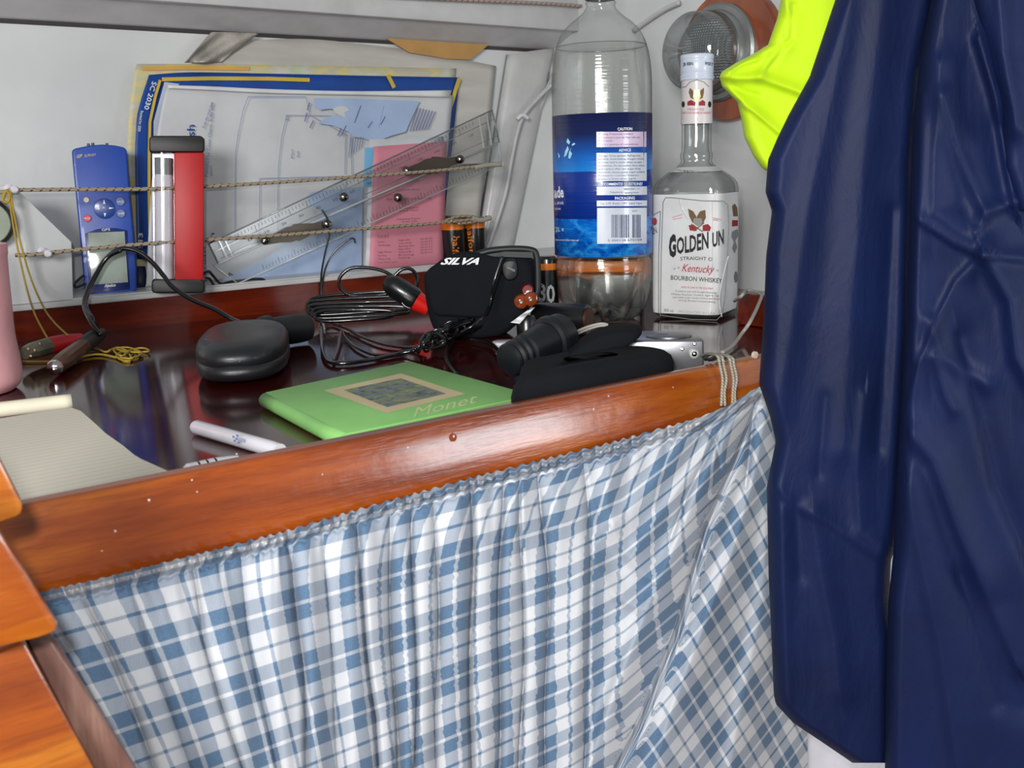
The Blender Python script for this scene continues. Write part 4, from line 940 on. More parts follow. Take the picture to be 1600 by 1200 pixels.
# silver camera
sc = thing('compact_camera', 'silver compact camera lying beside the black camera case', 'camera', Sz(.0)(1060, 555))
silver = plain('silver_shell', '#9a9ba0', .28, .85, var=.03)
tp = [Sz(.030)(978, 532), Sz(.030)(1101, 531), Sz(.030)(1084, 516.5), Sz(.030)(1000, 516.5)]
prism('camera_body', tp, (0, 0, -.0285), silver, sc, bevel=.0022, seg=3)
Sf_ = Splane(tp[1], Vector(((tp[0] - tp[1]).cross(Vector((0, 0, 1))))).normalized())
St = Sz(.0303)
pts = [(1045 + 36 * math.cos(a), 523.5 + 4.6 * math.sin(a)) for a in [2 * math.pi * i / 24 for i in range(24)]]
pprism('mode_dial', pts, Sz(.0312), (0, 0, -.0012), plain('satin_silver', '#7e7f84', .35, .9), sc, bevel=.0003)
polyprint('shutter_slot', [(1026, 520.5), (1044, 520.5), (1044, 522), (1026, 522)], Sz(.0314), black_plastic, sc)
def stud(name, px, py, r, m_, h=.0015):
    c = Sf_(px, py); nrm = (CAM - c).normalized(); lathe(name, c - nrm * .001, c + nrm, [(0, r), (h + .001, r), (h + .0016, r * .5)], m_, sc, n=16)
stud('button', 1066, 545, .0016, chrome); stud('button', 1085, 537, .0016, chrome); stud('strap_lug', 1085, 553, .0042, steel, .003); stud('lug_centre', 1085, 553, .0022, chrome, .0045)
# black camera case
def ccase():
    t = thing('black_camera_case', 'black soft camera case with raised flap behind the rail', 'case', Sz(0)(940, 590))
    top = [(808, 592), (815, 570), (850, 562), (900, 560), (960, 548), (1010, 545), (1050, 552), (1076, 566), (1066, 580), (1010, 592), (940, 602), (860, 614), (820, 612)]
    pts = [Sz(.026)(*p) for p in top]; pts = [Vector((p.x, max(p.y, .540), p.z)) for p in pts]
    pts = catmull(pts, 4, True); c = sum(pts, Vector()) / len(pts); V = []; Fc = []; N = len(pts)
    prf = [(.88, -.025), (.97, -.022), (1.0, -.014), (1.0, -.006), (.97, 0), (.90, .0035), (.70, .005), (.35, .0055)]
    for s, h in prf:
        for p in pts:
            q = c + (p - c) * s; V.append((q.x, max(q.y, .5335), .026 + h))
    for k in range(len(prf) - 1):
        for i in range(N): j = (i + 1) % N; Fc.append((k * N + i, k * N + j, (k + 1) * N + j, (k + 1) * N + i))
    Fc.append(tuple(range(N))); Fc.append(tuple((len(prf) - 1) * N + i for i in range(N))[::-1])
    raw('case_body', V, Fc, black_fabric, t, True)
    Sfl, n = Sface(900, 592)
    flap = [(815, 600), (812, 586), (822, 570), (850, 560), (890, 545), (930, 520), (960, 510), (985, 507), (1002, 511), (999, 524), (970, 538), (920, 552), (870, 564), (838, 574), (828, 588), (830, 602)]
    tube('folded_edge', [near(Sfl, .018)(*p) for p in ((832, 611), (818, 604), (811, 590), (816, 576), (834, 567), (862, 560), (890, 553))], .0052, black_fabric, t, n=12, rf=lambda u: 1 - .5 * u)
    pillow('case_flap', flap, near(Sfl, .004), n, .044, black_fabric, t, rr=.16, smooth_n=3)
ccase()

# ------------------------------------------------------------------ large clear bottle
def prof_lathe(name, cx, cy, prof, mat, parent, n=64, fn=None, cap=True, label=None):
    V = []; Fc = []
    for (r, z) in prof:
        for i in range(n):
            a = 2 * math.pi * i / n; rr_, zz = (r, z) if fn is None else fn(r, z, a); V.append((cx + rr_ * math.cos(a), cy + rr_ * math.sin(a), zz))
    for k in range(len(prof) - 1):
        for i in range(n): j = (i + 1) % n; Fc.append((k * n + i, k * n + j, (k + 1) * n + j, (k + 1) * n + i))
    if cap: Fc.append(tuple(range(n))[::-1]); Fc.append(tuple((len(prof) - 1) * n + i for i in range(n)))
    return raw(name, V, Fc, mat, parent, True, label)
BX, BY, BR = .778, .865, .0545
def big_bottle():
    t = thing('large_drink_bottle', 'tall clear plastic drink bottle with blue label, part full', 'bottle', (BX, BY, 0))
    def petal(r, z, a):
        if z < .055 and r > .004:
            k = (1 - z / .055); f = max(0, math.cos(5 * a + .6)); g = f**2
            return r * (1 - .16 * g * k), z + .020 * g * k * (r / BR)**.5 * (1 if z < .03 else .5)
        return r, z
    out = [(.006, .012), (.016, .008), (.026, .001), (.033, .0005), (.040, .004), (.046, .012), (.050, .022), (.0525, .034), (.054, .048), (.0543, .060), (.0538, .066), (.0520, .070), (.0538, .074), (BR, .082),
           (BR, .225), (BR, .256), (.0540, .268), (.0528, .280), (.0510, .290), (.0480, .300), (.0445, .3075), (.0395, .3145), (.0330, .3205), (.0262, .3255), (.0200, .3305), (.0163, .335), (.0150, .339), (.0165, .3400), (.0165, .3415), (.0142, .3425), (.0140, .352)]
    out = [(r, z + .0005) for r, z in out]
    pet = glassy('clear_pet', '#fdfefd', .08, .07, .40, 3.5, '#a9b0ae', .5)
    prof_lathe('bottle_shell', BX, BY, out, pet, t, 80, petal)
    water = NT('water'); water.set(Base_Color=(.93, .95, .94, 1), Roughness=0.0, Transmission_Weight=1.0, IOR=1.33)
    tr = water.n('ShaderNodeBsdfTransparent'); tr.inputs[0].default_value = (.98, .98, .97, 1); ms = water.n('ShaderNodeMixShader'); ms.inputs[0].default_value = .74
    o_ = [n for n in water.t.nodes if n.type == 'OUTPUT_MATERIAL'][0]; water.l(water.b.outputs[0], ms.inputs[1]); water.l(tr.outputs[0], ms.inputs[2]); water.l(ms.outputs[0], o_.inputs[0])
    wl = .2965
    wp = [(r - .0012, z + .001) for r, z in out if z < wl - .002 and r > .003]
    wp.append((lerp_poly([(z, r) for r, z in out], wl) - .0012, wl))
    prof_lathe('water', BX, BY, wp, water.m, t, 80, petal)
    prof_lathe('water_line', BX, BY, [(lerp_poly([(z, r) for r, z in out], wl) - .0004, wl - .0006), (lerp_poly([(z, r) for r, z in out], wl + .0006) - .0004, wl + .0006)], plain('meniscus', '#70757a', .1), t, 64, cap=False, label='dark meniscus ring at the water surface')
    prof_lathe('screw_cap', BX, BY, [(.0165, .3445), (.0170, .3455), (.0170, .358), (.0160, .360)], plain('dark_cap', '#3a2436', .4), t, 40)
    # label
    SC_ = Scyl(BX, BY, BR + .0004)
    zt = SC_(942, 176).z; zb_ = SC_(942, 402).z
    lab = NT('blue_label'); co = lab.coord(); sp = lab.n('ShaderNodeSeparateXYZ'); lab.l(co, sp.inputs[0])
    h = lab.math('DIVIDE', lab.math('SUBTRACT', sp.outputs[2], zb_), zt - zb_)
    grad = lab.ramp(h, [(0, '#0a6cc0'), (.22, '#0c63b8'), (.25, '#0a56a8')])
    ice = lab.ramp(lab.noise(lab.coord(scale=(1, 1, 1.6)), 60, 5, .6, .8), [(.35, '#0a48b0'), (.5, '#0f78dc'), (.66, '#3aa6f0'), (.78, '#bfe4f4')])
    up = lab.ramp(h, [(.60, '#1486dc'), (.67, '#1070cc'), (.76, '#0e4a9c'), (.86, '#0c1a50'), (1, '#0e1646')])
    upn = lab.mix(lab.math('MULTIPLY', lab.noise(co, 30, 3), .35), up, lin('#0f1c50'))
    c_ = lab.mix(lab.math('GREATER_THAN', h, .27), ice, lin('#0d2f86')); c_ = lab.mix(lab.math('GREATER_THAN', h, .603), c_, upn)
    lab.set(Base_Color=c_, Roughness=.25, Coat_Weight=.15, Coat_Roughness=.1); lab.bump(lab.noise(lab.coord(scale=(3, 3, 500)), 1, 2), .35, .001)
    lo = prof_lathe('label', BX, BY, [(BR + .0003, zb_), (BR + .0004, zt)], lab.m, t, 96, cap=False)
    so = lo.modifiers.new('s', 'SOLIDIFY'); so.thickness = .0002; so.offset = -1
    pw = plain('label_white', '#c6ccd8', .3, coat=.4); ppk = plain('label_pink_white', '#cbb6d0', .3, coat=.4)
    dk = plain('label_ink', '#4a5170', .5)
    def R(x0, y0, x1, y1, m_): patch('label_panel', [(x0, y0), (x1, y0 - .3), (x1, y1 - .6), (x0, y1)], SC_, m_, t, nx=10, ny=3, off=.0003)
    R(932, 206, 1010, 230, ppk); R(932, 239, 1010.5, 283, pw); R(932.5, 291.5, 1011, 305, pw); R(932.5, 313.5, 1011, 322.5, pw); R(933, 325, 1010.5, 381, pw)
    for s, x0, x1, y in (('CAUTION', 965, 988, 204), ('ADVICE', 967, 986, 237), ('COMMENTS? QUESTIONS?', 944, 1004, 290), ('PACKAGING', 961, 992, 312)): text(s, (x0, y), (x1, y - .5), 4.5, SC_, white_print, t, bold=.02)
    tx = [(935, 990, 211, 'Warning: Pressurised container'), (935, 1000, 216.4, 'Do not attempt to open top. Open with care'), (935, 957, 221.6, 'Point away'), (935, 997, 227.2, 'This is a quantity of concentrate'),
          (935, 1001, 245, 'Storage: Once opened, Refrigerate'), (935, 1006, 250, 'and drink. Avoid drinking of sugary drinks'), (935, 1003, 255.2, 'as it may lead to tooth decay except'), (935, 1007, 260.4, 'at mealtimes. Do not swallow these when'),
          (935, 1001, 265.5, 'and replace after use sugar-free'), (935, 1007, 270.6, 'lemonade always going sugar-added'), (935, 998, 275.8, 'Produced for Customer Relations'), (935, 994, 281, 'product to former above regards'),
          (953, 973, 302, 'Telephone'), (976, 998, 302.5, 'opening hours'), (975, 999, 297, '0800 000 111'), (938, 1004, 319.5, 'Cap: 2-PE  Bottle: 1-PET  Label: Paper')]
    for x0, x1, y, s in tx: text(s, (x0, y), (x1, y - .6), 3.0, SC_, dk, t)
    br = random.Random(2); x = 955.5; bars = []
    while x < 1000:
        w_ = br.choice([.7, 1.1, 1.6, 2.2]); 
        if not (983 < x < 986): patch('barcode_bar', [(x, 335.5), (x + w_, 335.4), (x + w_, 371.5), (x, 371.5)], SC_, dk, t, off=.0008)
        x += w_ + br.choice([.7, 1.0, 1.5])
    text('5 000128 670109', (950, 377.5), (1003, 376.5), 3.5, SC_, dk, t, off=.0008); text('5L017', (988, 331), (996, 330.8), 2.6, SC_, dk, t, off=.0008)
    text('ade', (854 + 12, 309), (881, 308), 17, SC_, white_print, t, bold=.03); text('a drink', (866.5, 319.5), (881, 319), 5, SC_, white_print, t); text('litres', (867, 328), (876, 327.6), 4, SC_, white_print, t); text('2L e', (868, 362), (881, 361), 7, SC_, white_print, t); text('Best served chilled, shake well', (868, 376), (904, 377), 3, SC_, white_print, t)
    icy = plain('icicle_print', '#9fd8f0', .3, coat=.4)
    for P in ([(887, 216), (891, 222), (889, 226), (885, 222)], [(897, 223), (899, 225), (895, 228), (893, 226)], [(887, 228), (889, 233), (885, 243), (881, 246), (883, 236)], [(893, 230), (891, 236), (894, 240), (891, 248), (888, 247), (889, 238)], [(872, 238), (875, 244), (873, 248)]): polyprint('icicle', P, SC_, icy, t, off=.0005)
big_bottle()

# ------------------------------------------------------------------ square whisky bottle
WXc, WYc = .868, .809; WN = math.radians(203); WH = .080
def whisky():
    t = thing('square_whiskey_bottle', 'clear square glass bottle with torn white label, right of the large bottle', 'bottle', (WXc, WYc, 0))
    def ringpt(s, rnd, a):
        # rounded square with side s and corner roundness
        c, q = math.cos(a), math.sin(a); p = lerp_poly([(0, 2.0), (1, 7.0)], rnd); r = s / 2 / ((abs(c)**p + abs(q)**p)**(1 / p)); return r * c, r * q
    prof = [(.068, 1, .001), (.077, 1, .004), (.080, 1, .011), (.080, 1, .1395), (.0795, .95, .1440), (.0780, .85, .1480), (.0730, .7, .1525), (.0640, .5, .1570), (.0530, .3, .1615), (.0430, .1, .1660), (.0360, 0, .1700), (.0335, 0, .1730), (.0355, 0, .1750), (.0355, 0, .1810), (.0330, 0, .1835), (.0325, 0, .195), (.0328, 0, .214), (.0325, 0, .262)]
    N = 96; ca, sa = math.cos(WN), math.sin(WN)
    def build(name, prof, mat, lab=None, cap=True, shrink=0):
        V = []; Fc = []
        for s, rn, z in prof:
            for i in range(N):
                x, y = ringpt(s - shrink, rn, 2 * math.pi * i / N); V.append((WXc + x * ca - y * sa, WYc + x * sa + y * ca, z))
        for k in range(len(prof) - 1):
            for i in range(N): j = (i + 1) % N; Fc.append((k * N + i, k * N + j, (k + 1) * N + j, (k + 1) * N + i))
        if cap: Fc.append(tuple(range(N))[::-1]); Fc.append(tuple((len(prof) - 1) * N + i for i in range(N)))
        return raw(name, V, Fc, mat, t, True, lab)
    gl = glassy('bottle_glass', '#fcfdfc', .03, .07, .5, 5, '#4f5553', .2)
    gi = glassy('bottle_glass_inner', '#fcfdfd', .03, .05, .5, 4, '#6a706e', .2)
    build('glass_body', prof, gl); build('inner_wall', [(s, r, z + (.006 if z < .01 else 0)) for s, r, z in prof[:-1]], gi, shrink=.006)
    wl = plain('white_label', '#cfd0d0', .5, coat=.15); 
    zl0, zl1 = .006, .1375
    lb_ = build('paper_label', [(.0795, 1, zl0), (.0808, 1, .013), (.0808, 1, zl1)], wl, cap=False)
    n = Vector((ca, sa, 0)); SF = Splane(Vector((WXc, WYc, 0)) + n * .0406, n)
    r90 = Vector((-sa, ca, 0)); SR = Splane(Vector((WXc, WYc, 0)) + r90 * .0406, r90)
    ink_ = plain('black_ink', '#1a1b1c', .5); gy = plain('grey_ink', '#6d7074', .5); rd = plain('crimson_ink', '#b8304c', .5); gd = plain('brown_crest_ink', '#6a5236', .5); rdd = plain('crest_red_ink', '#8c1f24', .5)
    stroke('label_border', [[(1032, 494), (1033, 400), (1036, 316), (1040, 309), (1050, 309), (1100, 314), (1130, 314), (1137, 320), (1139, 350), (1136, 420), (1132, 470), (1128, 492), (1120, 500), (1080, 499), (1034, 493)]], 1.2, SF, gy, t)
    stroke('label_border', [[(1029, 490), (1029, 400), (1032, 330), (1020, 336)]], 1.2, SF, gy, t)
    text('GOLDEN', (1046, 398), (1107, 387), 25, SF, ink_, t, bold=.028, up=(0, -1), arc=-1); text('UN', (1113, 386), (1131, 380), 22, SF, ink_, t, bold=.028, up=(0, -1))
    text('G', (1045, 402), (1056, 399), 33, SF, ink_, t, bold=.035, up=(0, -1), off=.0007)
    text('STRAIGHT O', (1063, 407), (1113, 408), 5.5, SF, ink_, t, arc=1.2); text('Kentucky', (1065, 424), (1116, 427), 12, SF, rd, t, shear=.4, bold=.005); text('BOURBON WHISKEY', (1048, 437), (1128, 442), 7, SF, ink_, t, bold=.005)
    text('* *', (1053, 424), (1063, 421), 5, SF, gy, t); text('*', (1119, 426), (1123, 426), 5, SF, gy, t)
    text('AGED IN OAK IN THE OLD WAY', (1064, 450), (1114, 452.5), 3.2, SF, rd, t)
    for i, (a, b, s) in enumerate([(1055, 1120, 'A mellow and mild Straight Kentucky'), (1048, 1124, 'Whiskey Bourbon, Distilled, Aged in Oak'), (1051, 1124, 'and made under Authorisation and Bond'), (1060, 1118, 'strictly Bottled Independently')]): text(s, (a, 456 + i * 4.8), (b, 458.8 + i * 4.8), 3, SF, gy, t)
    text('40% vol', (1037, 487), (1052, 488), 5, SF, gy, t); text('PRODUCED IN USA', (1060, 489), (1118, 492.5), 4.5, SF, plain('faint_ink', '#a9acaa', .5), t); text('0.7 l', (1125, 489), (1135, 487), 5, near(SF, .001), gy, t)
    # crest of wheat sheaves and fruit
    for P in ([(1075, 326), (1083, 330), (1088, 338), (1090, 352), (1082, 348), (1077, 338)], [(1102, 328), (1094, 330), (1089, 338), (1088, 350), (1098, 350), (1103, 340)]): polyprint('crest_sheaf', P, SF, gd, t)
    polyprint('crest_shield', [(1084, 341), (1096, 341), (1098, 348), (1090, 354), (1083, 348)], SF, plain('crest_grey', '#8a8a86', .5), t, off=.0006)
    for P in ([(1076, 352), (1084, 351), (1090, 356), (1088, 361), (1078, 360)], [(1098, 352), (1106, 350), (1111, 355), (1109, 361), (1098, 361)]): polyprint('crest_fruit', P, SF, rdd, t, off=.0006)
    stroke('crest_stalk', [[(1080, 350), (1098, 362)], [(1100, 348), (1084, 361)]], 1.6, SF, gd, t, off=.0008)
    stroke('label_motto', [[(1050, 340), (1060, 337), (1066, 335)], [(1051, 343), (1066, 340)], [(1112, 340), (1128, 343)], [(1113, 343), (1122, 344)]], 1.0, SF, plain('pale_red_ink', '#c98a90', .5), t)
    polyprint('crest_sheaf', [(1144, 322), (1148, 318), (1152, 324), (1153, 338), (1146, 338)], SR, gd, t); polyprint('crest_fruit', [(1144, 344), (1153, 344), (1153, 353), (1144, 354)], SR, rdd, t)
    polyprint('torn_patch', [(1144, 362), (1152, 358), (1155, 366), (1149, 376), (1152, 386), (1148, 396), (1144, 388), (1147, 378), (1143, 370)], SR, plain('torn_grey', '#7d8080', .6), t)
    pts = [(1150 + 3 * math.cos(a), 433 + 9 * math.sin(a)) for a in [i * math.pi / 6 for i in range(12)]]; polyprint('seal_print', pts, SR, gy, t)
    text('EN', (1020, 366), (1027, 364), 10, SF, ink_, t); pts = [(1023 + 3.5 * math.cos(a), 346 + 6 * math.sin(a)) for a in [i * math.pi / 6 for i in range(12)]]; polyprint('crest_fruit', pts, SF, rdd, t)
    # creases of the wrinkled label
    for L in ([(1062, 312), (1068, 330), (1076, 342)], [(1113, 316), (1113, 360), (1113, 420)], [(1138, 400), (1128, 440), (1124, 470), (1128, 495)]): ptube('label_crease', L, near(SF, -.0002), .0007, wl, t)
    # neck ring lettering, neck label, cap
    bandm = plain('shoulder_label', '#b9bbba', .5)
    build('shoulder_label', [(.0550, .3, .1612), (.0440, .1, .1664)], bandm, cap=False)
    text('BOURBON WHISKEY', (1056, 269), (1114, 269), 4.5, Scyl(WXc, WYc, .0262), ink_, t, arc=-1.5, off=.002)
    neck = plain('neck_label', '#cfc9ca', .45, coat=.2)
    prof_lathe('neck_label', WXc, WYc, [(.0173, .2125), (.0169, .2600)], neck, t, 48, cap=False)
    SN = Scyl(WXc, WYc, .0173)
    stroke('neck_border', [[(1065, 185), (1089, 186), (1115, 185)], [(1066, 136), (1071, 136), (1078, 128), (1089, 125), (1100, 128), (1107, 135), (1114, 135)]], 1.0, SN, gy, t)
    for P in ([(1078, 137), (1083, 142), (1084, 155), (1079, 153), (1076, 144)], [(1100, 137), (1094, 142), (1093, 155), (1098, 153), (1100, 144)]): polyprint('crest_sheaf', P, SN, gd, t)
    polyprint('crest_shield', [(1085, 141), (1093, 141), (1095, 152), (1089, 160), (1083, 152)], SN, plain('crest_gold', '#b08c50', .3, .5), t)
    for P in ([(1074, 159), (1080, 156), (1087, 160), (1086, 165), (1074, 165)], [(1092, 160), (1098, 156), (1102, 159), (1102, 165), (1092, 165)]): polyprint('crest_fruit', P, SN, rdd, t)
    for a in (1067.5, 1109): polyprint('neck_seal', [(a + 2.6 * math.cos(q * math.pi / 5), 163 + 5 * math.sin(q * math.pi / 5)) for q in range(10)], SN, ink_, t)
    text('STRAIGHT OLD', (1074, 172.5), (1100, 172.5), 3.5, SN, rd, t); text('KENTUCKY BOURBON WHISKEY', (1066, 178), (1111, 178), 3.5, SN, rd, t)
    capm = plain('white_cap', '#c4ccdc', .35, coat=.3)
    prof_lathe('screw_cap', WXc, WYc, [(.0168, .2585), (.0182, .2590), (.0182, .2612), (.0177, .2618), (.0182, .2625), (.0182, .2645), (.0174, .2652), (.0180, .2662), (.0180, .2790), (.0176, .2800), (.0183, .2812), (.0183, .2850), (.0170, .2862)], capm, t, 48)
    SK = Scyl(WXc, WYc, .0180); text('JB BBN', (1067, 103), (1083, 101.5), 5, SK, ink_, t, bold=.02); text('WSKY', (1101, 101), (1114, 103), 5, SK, ink_, t, bold=.02)
whisky()

# ------------------------------------------------------------------ bulkhead lamp
lamp = thing('bulkhead_lamp', 'round glass bulkhead lamp on a wooden plate behind the square bottle', 'lamp', (1.09, .95, .31))
c = Sx(1.078)(1138, 86)
lathe('wooden_plate', Vector((1.0899, c.y, c.z)), Vector((0, c.y, c.z)), [(0, .0845), (.012, .0845), (.015, .0825)], plate_wood, lamp, n=64)
c = Vector((1.075, c.y + .014, c.z + .004))
lathe('metal_flange', c, Vector((0, c.y, c.z)), [(0, .063), (.004, .063), (.007, .060), (.008, .054), (.018, .052), (.020, .050), (.020, .046)], steel, lamp, n=64)
dome = [(0, .050)]
for i in range(1, 13):
    a = i / 12 * math.pi / 2; dome.append((.030 + .030 * math.sin(a), .050 * math.cos(a) + .0005))
lathe('glass_dome', c + Vector((-.016, 0, 0)), Vector((0, c.y, c.z)), [(0, .050)] + [(.004, .052), (.016, .051)] + dome[2:], glassy('lamp_glass', '#f0f2f2', .05, .10, .45, 2.2, '#8b908f'), lamp, n=56)
rf = NT('waffle_reflector'); sp = rf.n('ShaderNodeSeparateXYZ'); rf.l(rf.coord(), sp.inputs[0])
g = rf.math('MULTIPLY', rf.math('ABSOLUTE', rf.math('SINE', rf.math('MULTIPLY', sp.outputs[1], 900))), rf.math('ABSOLUTE', rf.math('SINE', rf.math('MULTIPLY', sp.outputs[2], 900))))
rf.set(Base_Color=lin('#8d9090'), Metallic=.4, Roughness=.3); rf.bump(g, .9, .002)
lathe('ribbed_lens', c + Vector((-.020, 0, 0)), Vector((0, c.y, c.z)), [(0, .045), (.012, .043), (.022, .034), (.028, .020), (.030, .004)], rf.m, lamp, n=48, label='ribbed grey lens inside the dome')

# ------------------------------------------------------------------ hanging clothes
def fabric(name, base, dark, rough, sheen=.2, bumpy=.2, bs=60, spec=.5):
    q = NT(name); co = q.coord(); q.set(Base_Color=q.ramp(q.noise(co, 12, 3), [(.3, dark), (.7, base)]), Roughness=rough, Sheen_Weight=sheen, Specular_IOR_Level=spec)
    n1 = q.noise(q.coord(scale=(1, 1, .35)), bs, 4, .55, .5); n2 = q.noise(co, 1600, 2)
    q.bump(q.math('ADD', n1, q.math('MULTIPLY', n2, .06)), bumpy, .004); return q.m
def garment(name, Lp_, Rp_, y0, y1, dist, thick, ridges, mat, parent, nx=150, ny=220, wob=.0, edge_px=26, yaw=0, label=None, seed=0, amp=1.0):
    """closed soft body; Lp_/Rp_ pixel outline [(y, x)]; ridges [(polyline, width px, height m, skew)]"""
    py = np.linspace(y0, y1, ny); Lx = np.interp(py, [a for a, b in Lp_], [b for a, b in Lp_]); Rx = np.interp(py, [a for a, b in Rp_], [b for a, b in Rp_])
    s = (1 - np.cos(np.linspace(0, math.pi, nx))) / 2 * .35 + np.linspace(0, 1, nx) * .65
    PX = Lx[:, None] + (Rx - Lx)[:, None] * s[None, :]; PY = np.broadcast_to(py[:, None], PX.shape)
    h = np.zeros_like(PX)
    for r in ridges:
        L, wd, a = r[:3]; a = a * amp; sk = r[3] if len(r) > 3 else 1.0
        d, sg = seg_dist(PX, PY, L); h += a * np.exp(-np.abs(d / np.where(sg > 0, wd * sk, wd / sk))**1.7)
    e = np.minimum(PX - Lx[:, None], Rx[:, None] - PX); e = np.clip(e / edge_px, 0, 1); rnd = np.sqrt(np.clip(1 - (1 - e)**2, 0, 1))
    nh = Vector((fwd.x, fwd.y, 0)).normalized(); nh = Matrix.Rotation(math.radians(yaw), 3, 'Z') @ nh
    p0 = CAM + ray((Lx.mean() + Rx.mean()) / 2, 600) * dist; D0 = (p0 - CAM).dot(nh)
    rx_, ry_, rz_ = rays(PX, PY); dn = rx_ * nh.x + ry_ * nh.y
    def pos(D): T = D / dn; return rx_ * T, ry_ * T, CAMH + rz_ * T
    f = pos(D0 - (thick * .5) * rnd - h * (.25 + .75 * rnd)); b = pos(D0 + thick * .5 * rnd)
    X, Y, Z = [np.concatenate([u, v[:, ::-1][:, 1:-1]], 1) for u, v in zip(f, b)]
    o = grid_mesh(name, X, Y, Z, mat, parent, closed_v=True, label=label)
    bm = bmesh.new(); bm.from_mesh(o.data); bm.verts.ensure_lookup_table(); W = X.shape[1]
    bm.faces.new([bm.verts[i] for i in range(W)]); bm.faces.new([bm.verts[(X.shape[0] - 1) * W + i] for i in range(W)][::-1])
    bmesh.ops.recalc_face_normals(bm, faces=bm.faces[:]); bm.to_mesh(o.data); bm.free()
    o.data.polygons.foreach_set('use_smooth', [True] * len(o.data.polygons)); return o

navy = fabric('navy_nylon', '#0f1d46', '#0b1738', .58, .0, .4, 45, .2)
jk = thing('navy_jacket', 'navy blue nylon jacket hanging at the right over the curtain end', 'jacket', CAM + ray(1420, 1150) * .72)
garment('left_sleeve', [(-620, 1400), (-540, 1372), (-80, 1325), (0, 1305), (60, 1285), (120, 1265), (180, 1232), (215, 1215), (250, 1200), (300, 1196), (330, 1206), (400, 1197), (500, 1193), (600, 1186), (650, 1203), (690, 1212), (760, 1198), (900, 1201), (1085, 1209), (1100, 1212), (1130, 1240), (1160, 1285), (1192, 1332)],
        [(-620, 1480), (-80, 1470), (0, 1466), (120, 1440), (250, 1430), (400, 1426), (520, 1424), (640, 1418), (760, 1412), (850, 1402), (875, 1392), (930, 1390), (1000, 1396), (1192, 1398)], -620, 1192, .74, .050,
        [([(1330, 0), (1300, 150), (1262, 330), (1235, 520), (1215, 640)], 22, .006), ([(1380, 0), (1350, 250), (1330, 480), (1318, 700)], 34, .010), ([(1352, 620), (1340, 740), (1345, 830), (1388, 868)], 16, .006, 1.4),
         ([(1210, 760), (1240, 790), (1290, 815), (1340, 850), (1385, 880)], 9, .004, 1.8), ([(1270, 800), (1285, 900), (1305, 1000), (1312, 1080)], 18, .006, 1.3), ([(1222, 800), (1225, 950), (1228, 1090)], 14, .004),
         ([(1395, 330), (1385, 520), (1372, 700)], 14, -.007), ([(1245, 790), (1250, 900)], 12, -.004), ([(1290, 620), (1280, 740)], 9, -.003)], navy, jk, ny=320, amp=.6)
garment('front_panel', [(-700, 1500), (-600, 1462), (-80, 1452), (0, 1455), (100, 1436), (200, 1426), (350, 1420), (500, 1416), (640, 1408), (760, 1400), (860, 1396), (940, 1388), (1060, 1384), (1260, 1382)],
        [(-700, 1640), (-600, 1730), (-80, 1760), (1260, 1760)], -700, 1260, .70, .060,
        [([(1470, 100), (1462, 240), (1460, 330), (1500, 360), (1535, 382)], 20, .008, 1.3), ([(1475, 150), (1500, 240), (1540, 330)], 16, .008), ([(1530, 60), (1556, 150), (1575, 260), (1590, 330)], 14, .010, 1.5),
         ([(1530, 360), (1545, 330), (1600, 312)], 10, .006, 1.4), ([(1430, 340), (1490, 380), (1535, 400), (1600, 405)], 8, .005, 1.6), ([(1535, 400), (1495, 440), (1465, 500), (1440, 560), (1415, 640)], 10, .005, 1.4),
         ([(1540, 400), (1580, 470), (1590, 560), (1640, 650)], 20, .012, 1.3), ([(1460, 560), (1480, 620), (1490, 640)], 12, .006), ([(1425, 680), (1460, 720), (1500, 830), (1540, 920), (1590, 1040)], 20, .010, 1.4),
         ([(1420, 760), (1440, 860), (1470, 1000), (1500, 1200)], 26, .008, 1.3), ([(1500, 530), (1530, 640), (1560, 760), (1620, 900)], 18, -.009, 1.5), ([(1450, 500), (1475, 560), (1540, 600)], 14, .005),
         ([(1570, 200), (1620, 400)], 24, -.008), ([(1440, 150), (1432, 400), (1425, 560)], 10, .005), ([(1560, 950), (1600, 1100)], 30, -.008), ([(1500, 900), (1560, 1100)], 14, -.005)], navy, jk, nx=220, ny=380, wob=.1, amp=.85)
garment('collar_fold', [(-690, 1540), (-80, 1505), (0, 1520), (60, 1535), (120, 1548), (170, 1562), (260, 1568), (330, 1590)], [(-690, 1690), (-560, 1775), (330, 1800)], -690, 330, .675, .030, [([(1560, -50), (1570, 80), (1590, 200)], 18, .008)], navy, jk, ny=180)
seam = plain('navy_stitching', '#0d1a40', .6)
hv = thing('yellow_jacket', 'fluorescent yellow jacket sleeve hanging behind the navy jacket', 'jacket', CAM + ray(1230, 200) * .95)
yf = fabric('fluorescent_yellow', '#c2e414', '#b4d80c', .65, .05, .25, 40, .3)
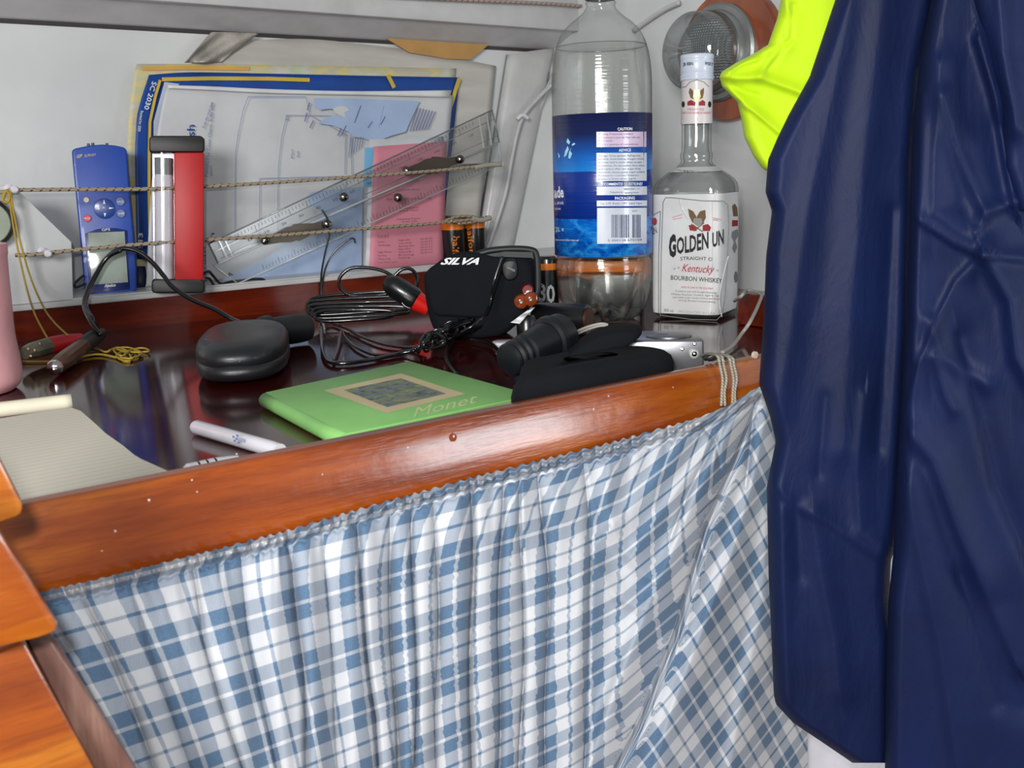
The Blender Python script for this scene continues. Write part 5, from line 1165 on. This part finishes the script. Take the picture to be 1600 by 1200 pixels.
garment('sleeve', [(-560, 1330), (-480, 1290), (-80, 1245), (-20, 1224), (30, 1214), (70, 1200), (85, 1176), (98, 1150), (112, 1128), (120, 1124), (135, 1128), (150, 1142), (160, 1152), (185, 1158), (215, 1163), (245, 1178), (262, 1190), (274, 1208)],
        [(-560, 1400), (-80, 1420), (0, 1400), (150, 1330), (274, 1270)], -560, 274, .90, .034,
        [([(1130, 118), (1150, 122), (1190, 122), (1240, 140), (1290, 160)], 9, .007, 1.3), ([(1150, 155), (1180, 175), (1215, 205), (1240, 225)], 7, .005, 1.5), ([(1188, 118), (1205, 95), (1232, 70), (1238, 30), (1226, 0)], 10, .006),
         ([(1240, 10), (1236, 60), (1200, 110)], 6, -.005), ([(1140, 112), (1160, 100), (1185, 92)], 5, .004), ([(1180, 185), (1200, 250)], 18, .004), ([(1145, 135), (1165, 145), (1185, 150)], 5, -.003)], yf, hv, nx=110, ny=320, edge_px=14)

# ------------------------------------------------------------------ hang prints and small pieces under the part they sit on
def nest(root_name, part_name, names):
    root = bpy.data.objects[root_name]; part = [c for c in root.children if c.name.split('.')[0] == part_name][0]
    for c in list(root.children):
        if c is not part and c.name.split('.')[0] in names:
            c.parent = part; c.matrix_parent_inverse = Matrix.Identity(4)
P_ = {'lettering', 'label_panel', 'barcode_bar', 'icicle'}
nest('large_drink_bottle', 'label', P_)
nest('square_whiskey_bottle', 'paper_label', {'label_border', 'crest_sheaf', 'crest_shield', 'crest_fruit', 'crest_stalk', 'label_motto', 'torn_patch', 'seal_print', 'label_crease'})
nest('square_whiskey_bottle', 'neck_label', {'neck_border', 'neck_seal'})
nest('handheld_navigator', 'bezel', {'screen'}); nest('handheld_navigator', 'rocker_pad', {'arrow'})
nest('white_chart', 'chart_sheet', {'chart_line', 'sea_print', 'land_print', 'place_name', 'note_text', 'lettering', 'folded_edge'})
nest('pink_leaflet', 'leaflet_sheet', {'lettering'})
nest('blue_bordered_chart', 'cover_sheet', {'yellow_border', 'grey_margin', 'lettering'})
nest('green_book', 'cover', {'cover_frame', 'cover_picture', 'lettering'})
nest('black_padded_pouch', 'pouch_flap', {'lettering'})
nest('white_pen', 'barrel', {'lettering', 'logo_dot'})
nest('parallel_ruler', 'upper_bar', {'bevel_line', 'end_line', 'scale_mark', 'scale_number'})
nest('compact_camera', 'camera_body', {'button', 'shutter_slot'})
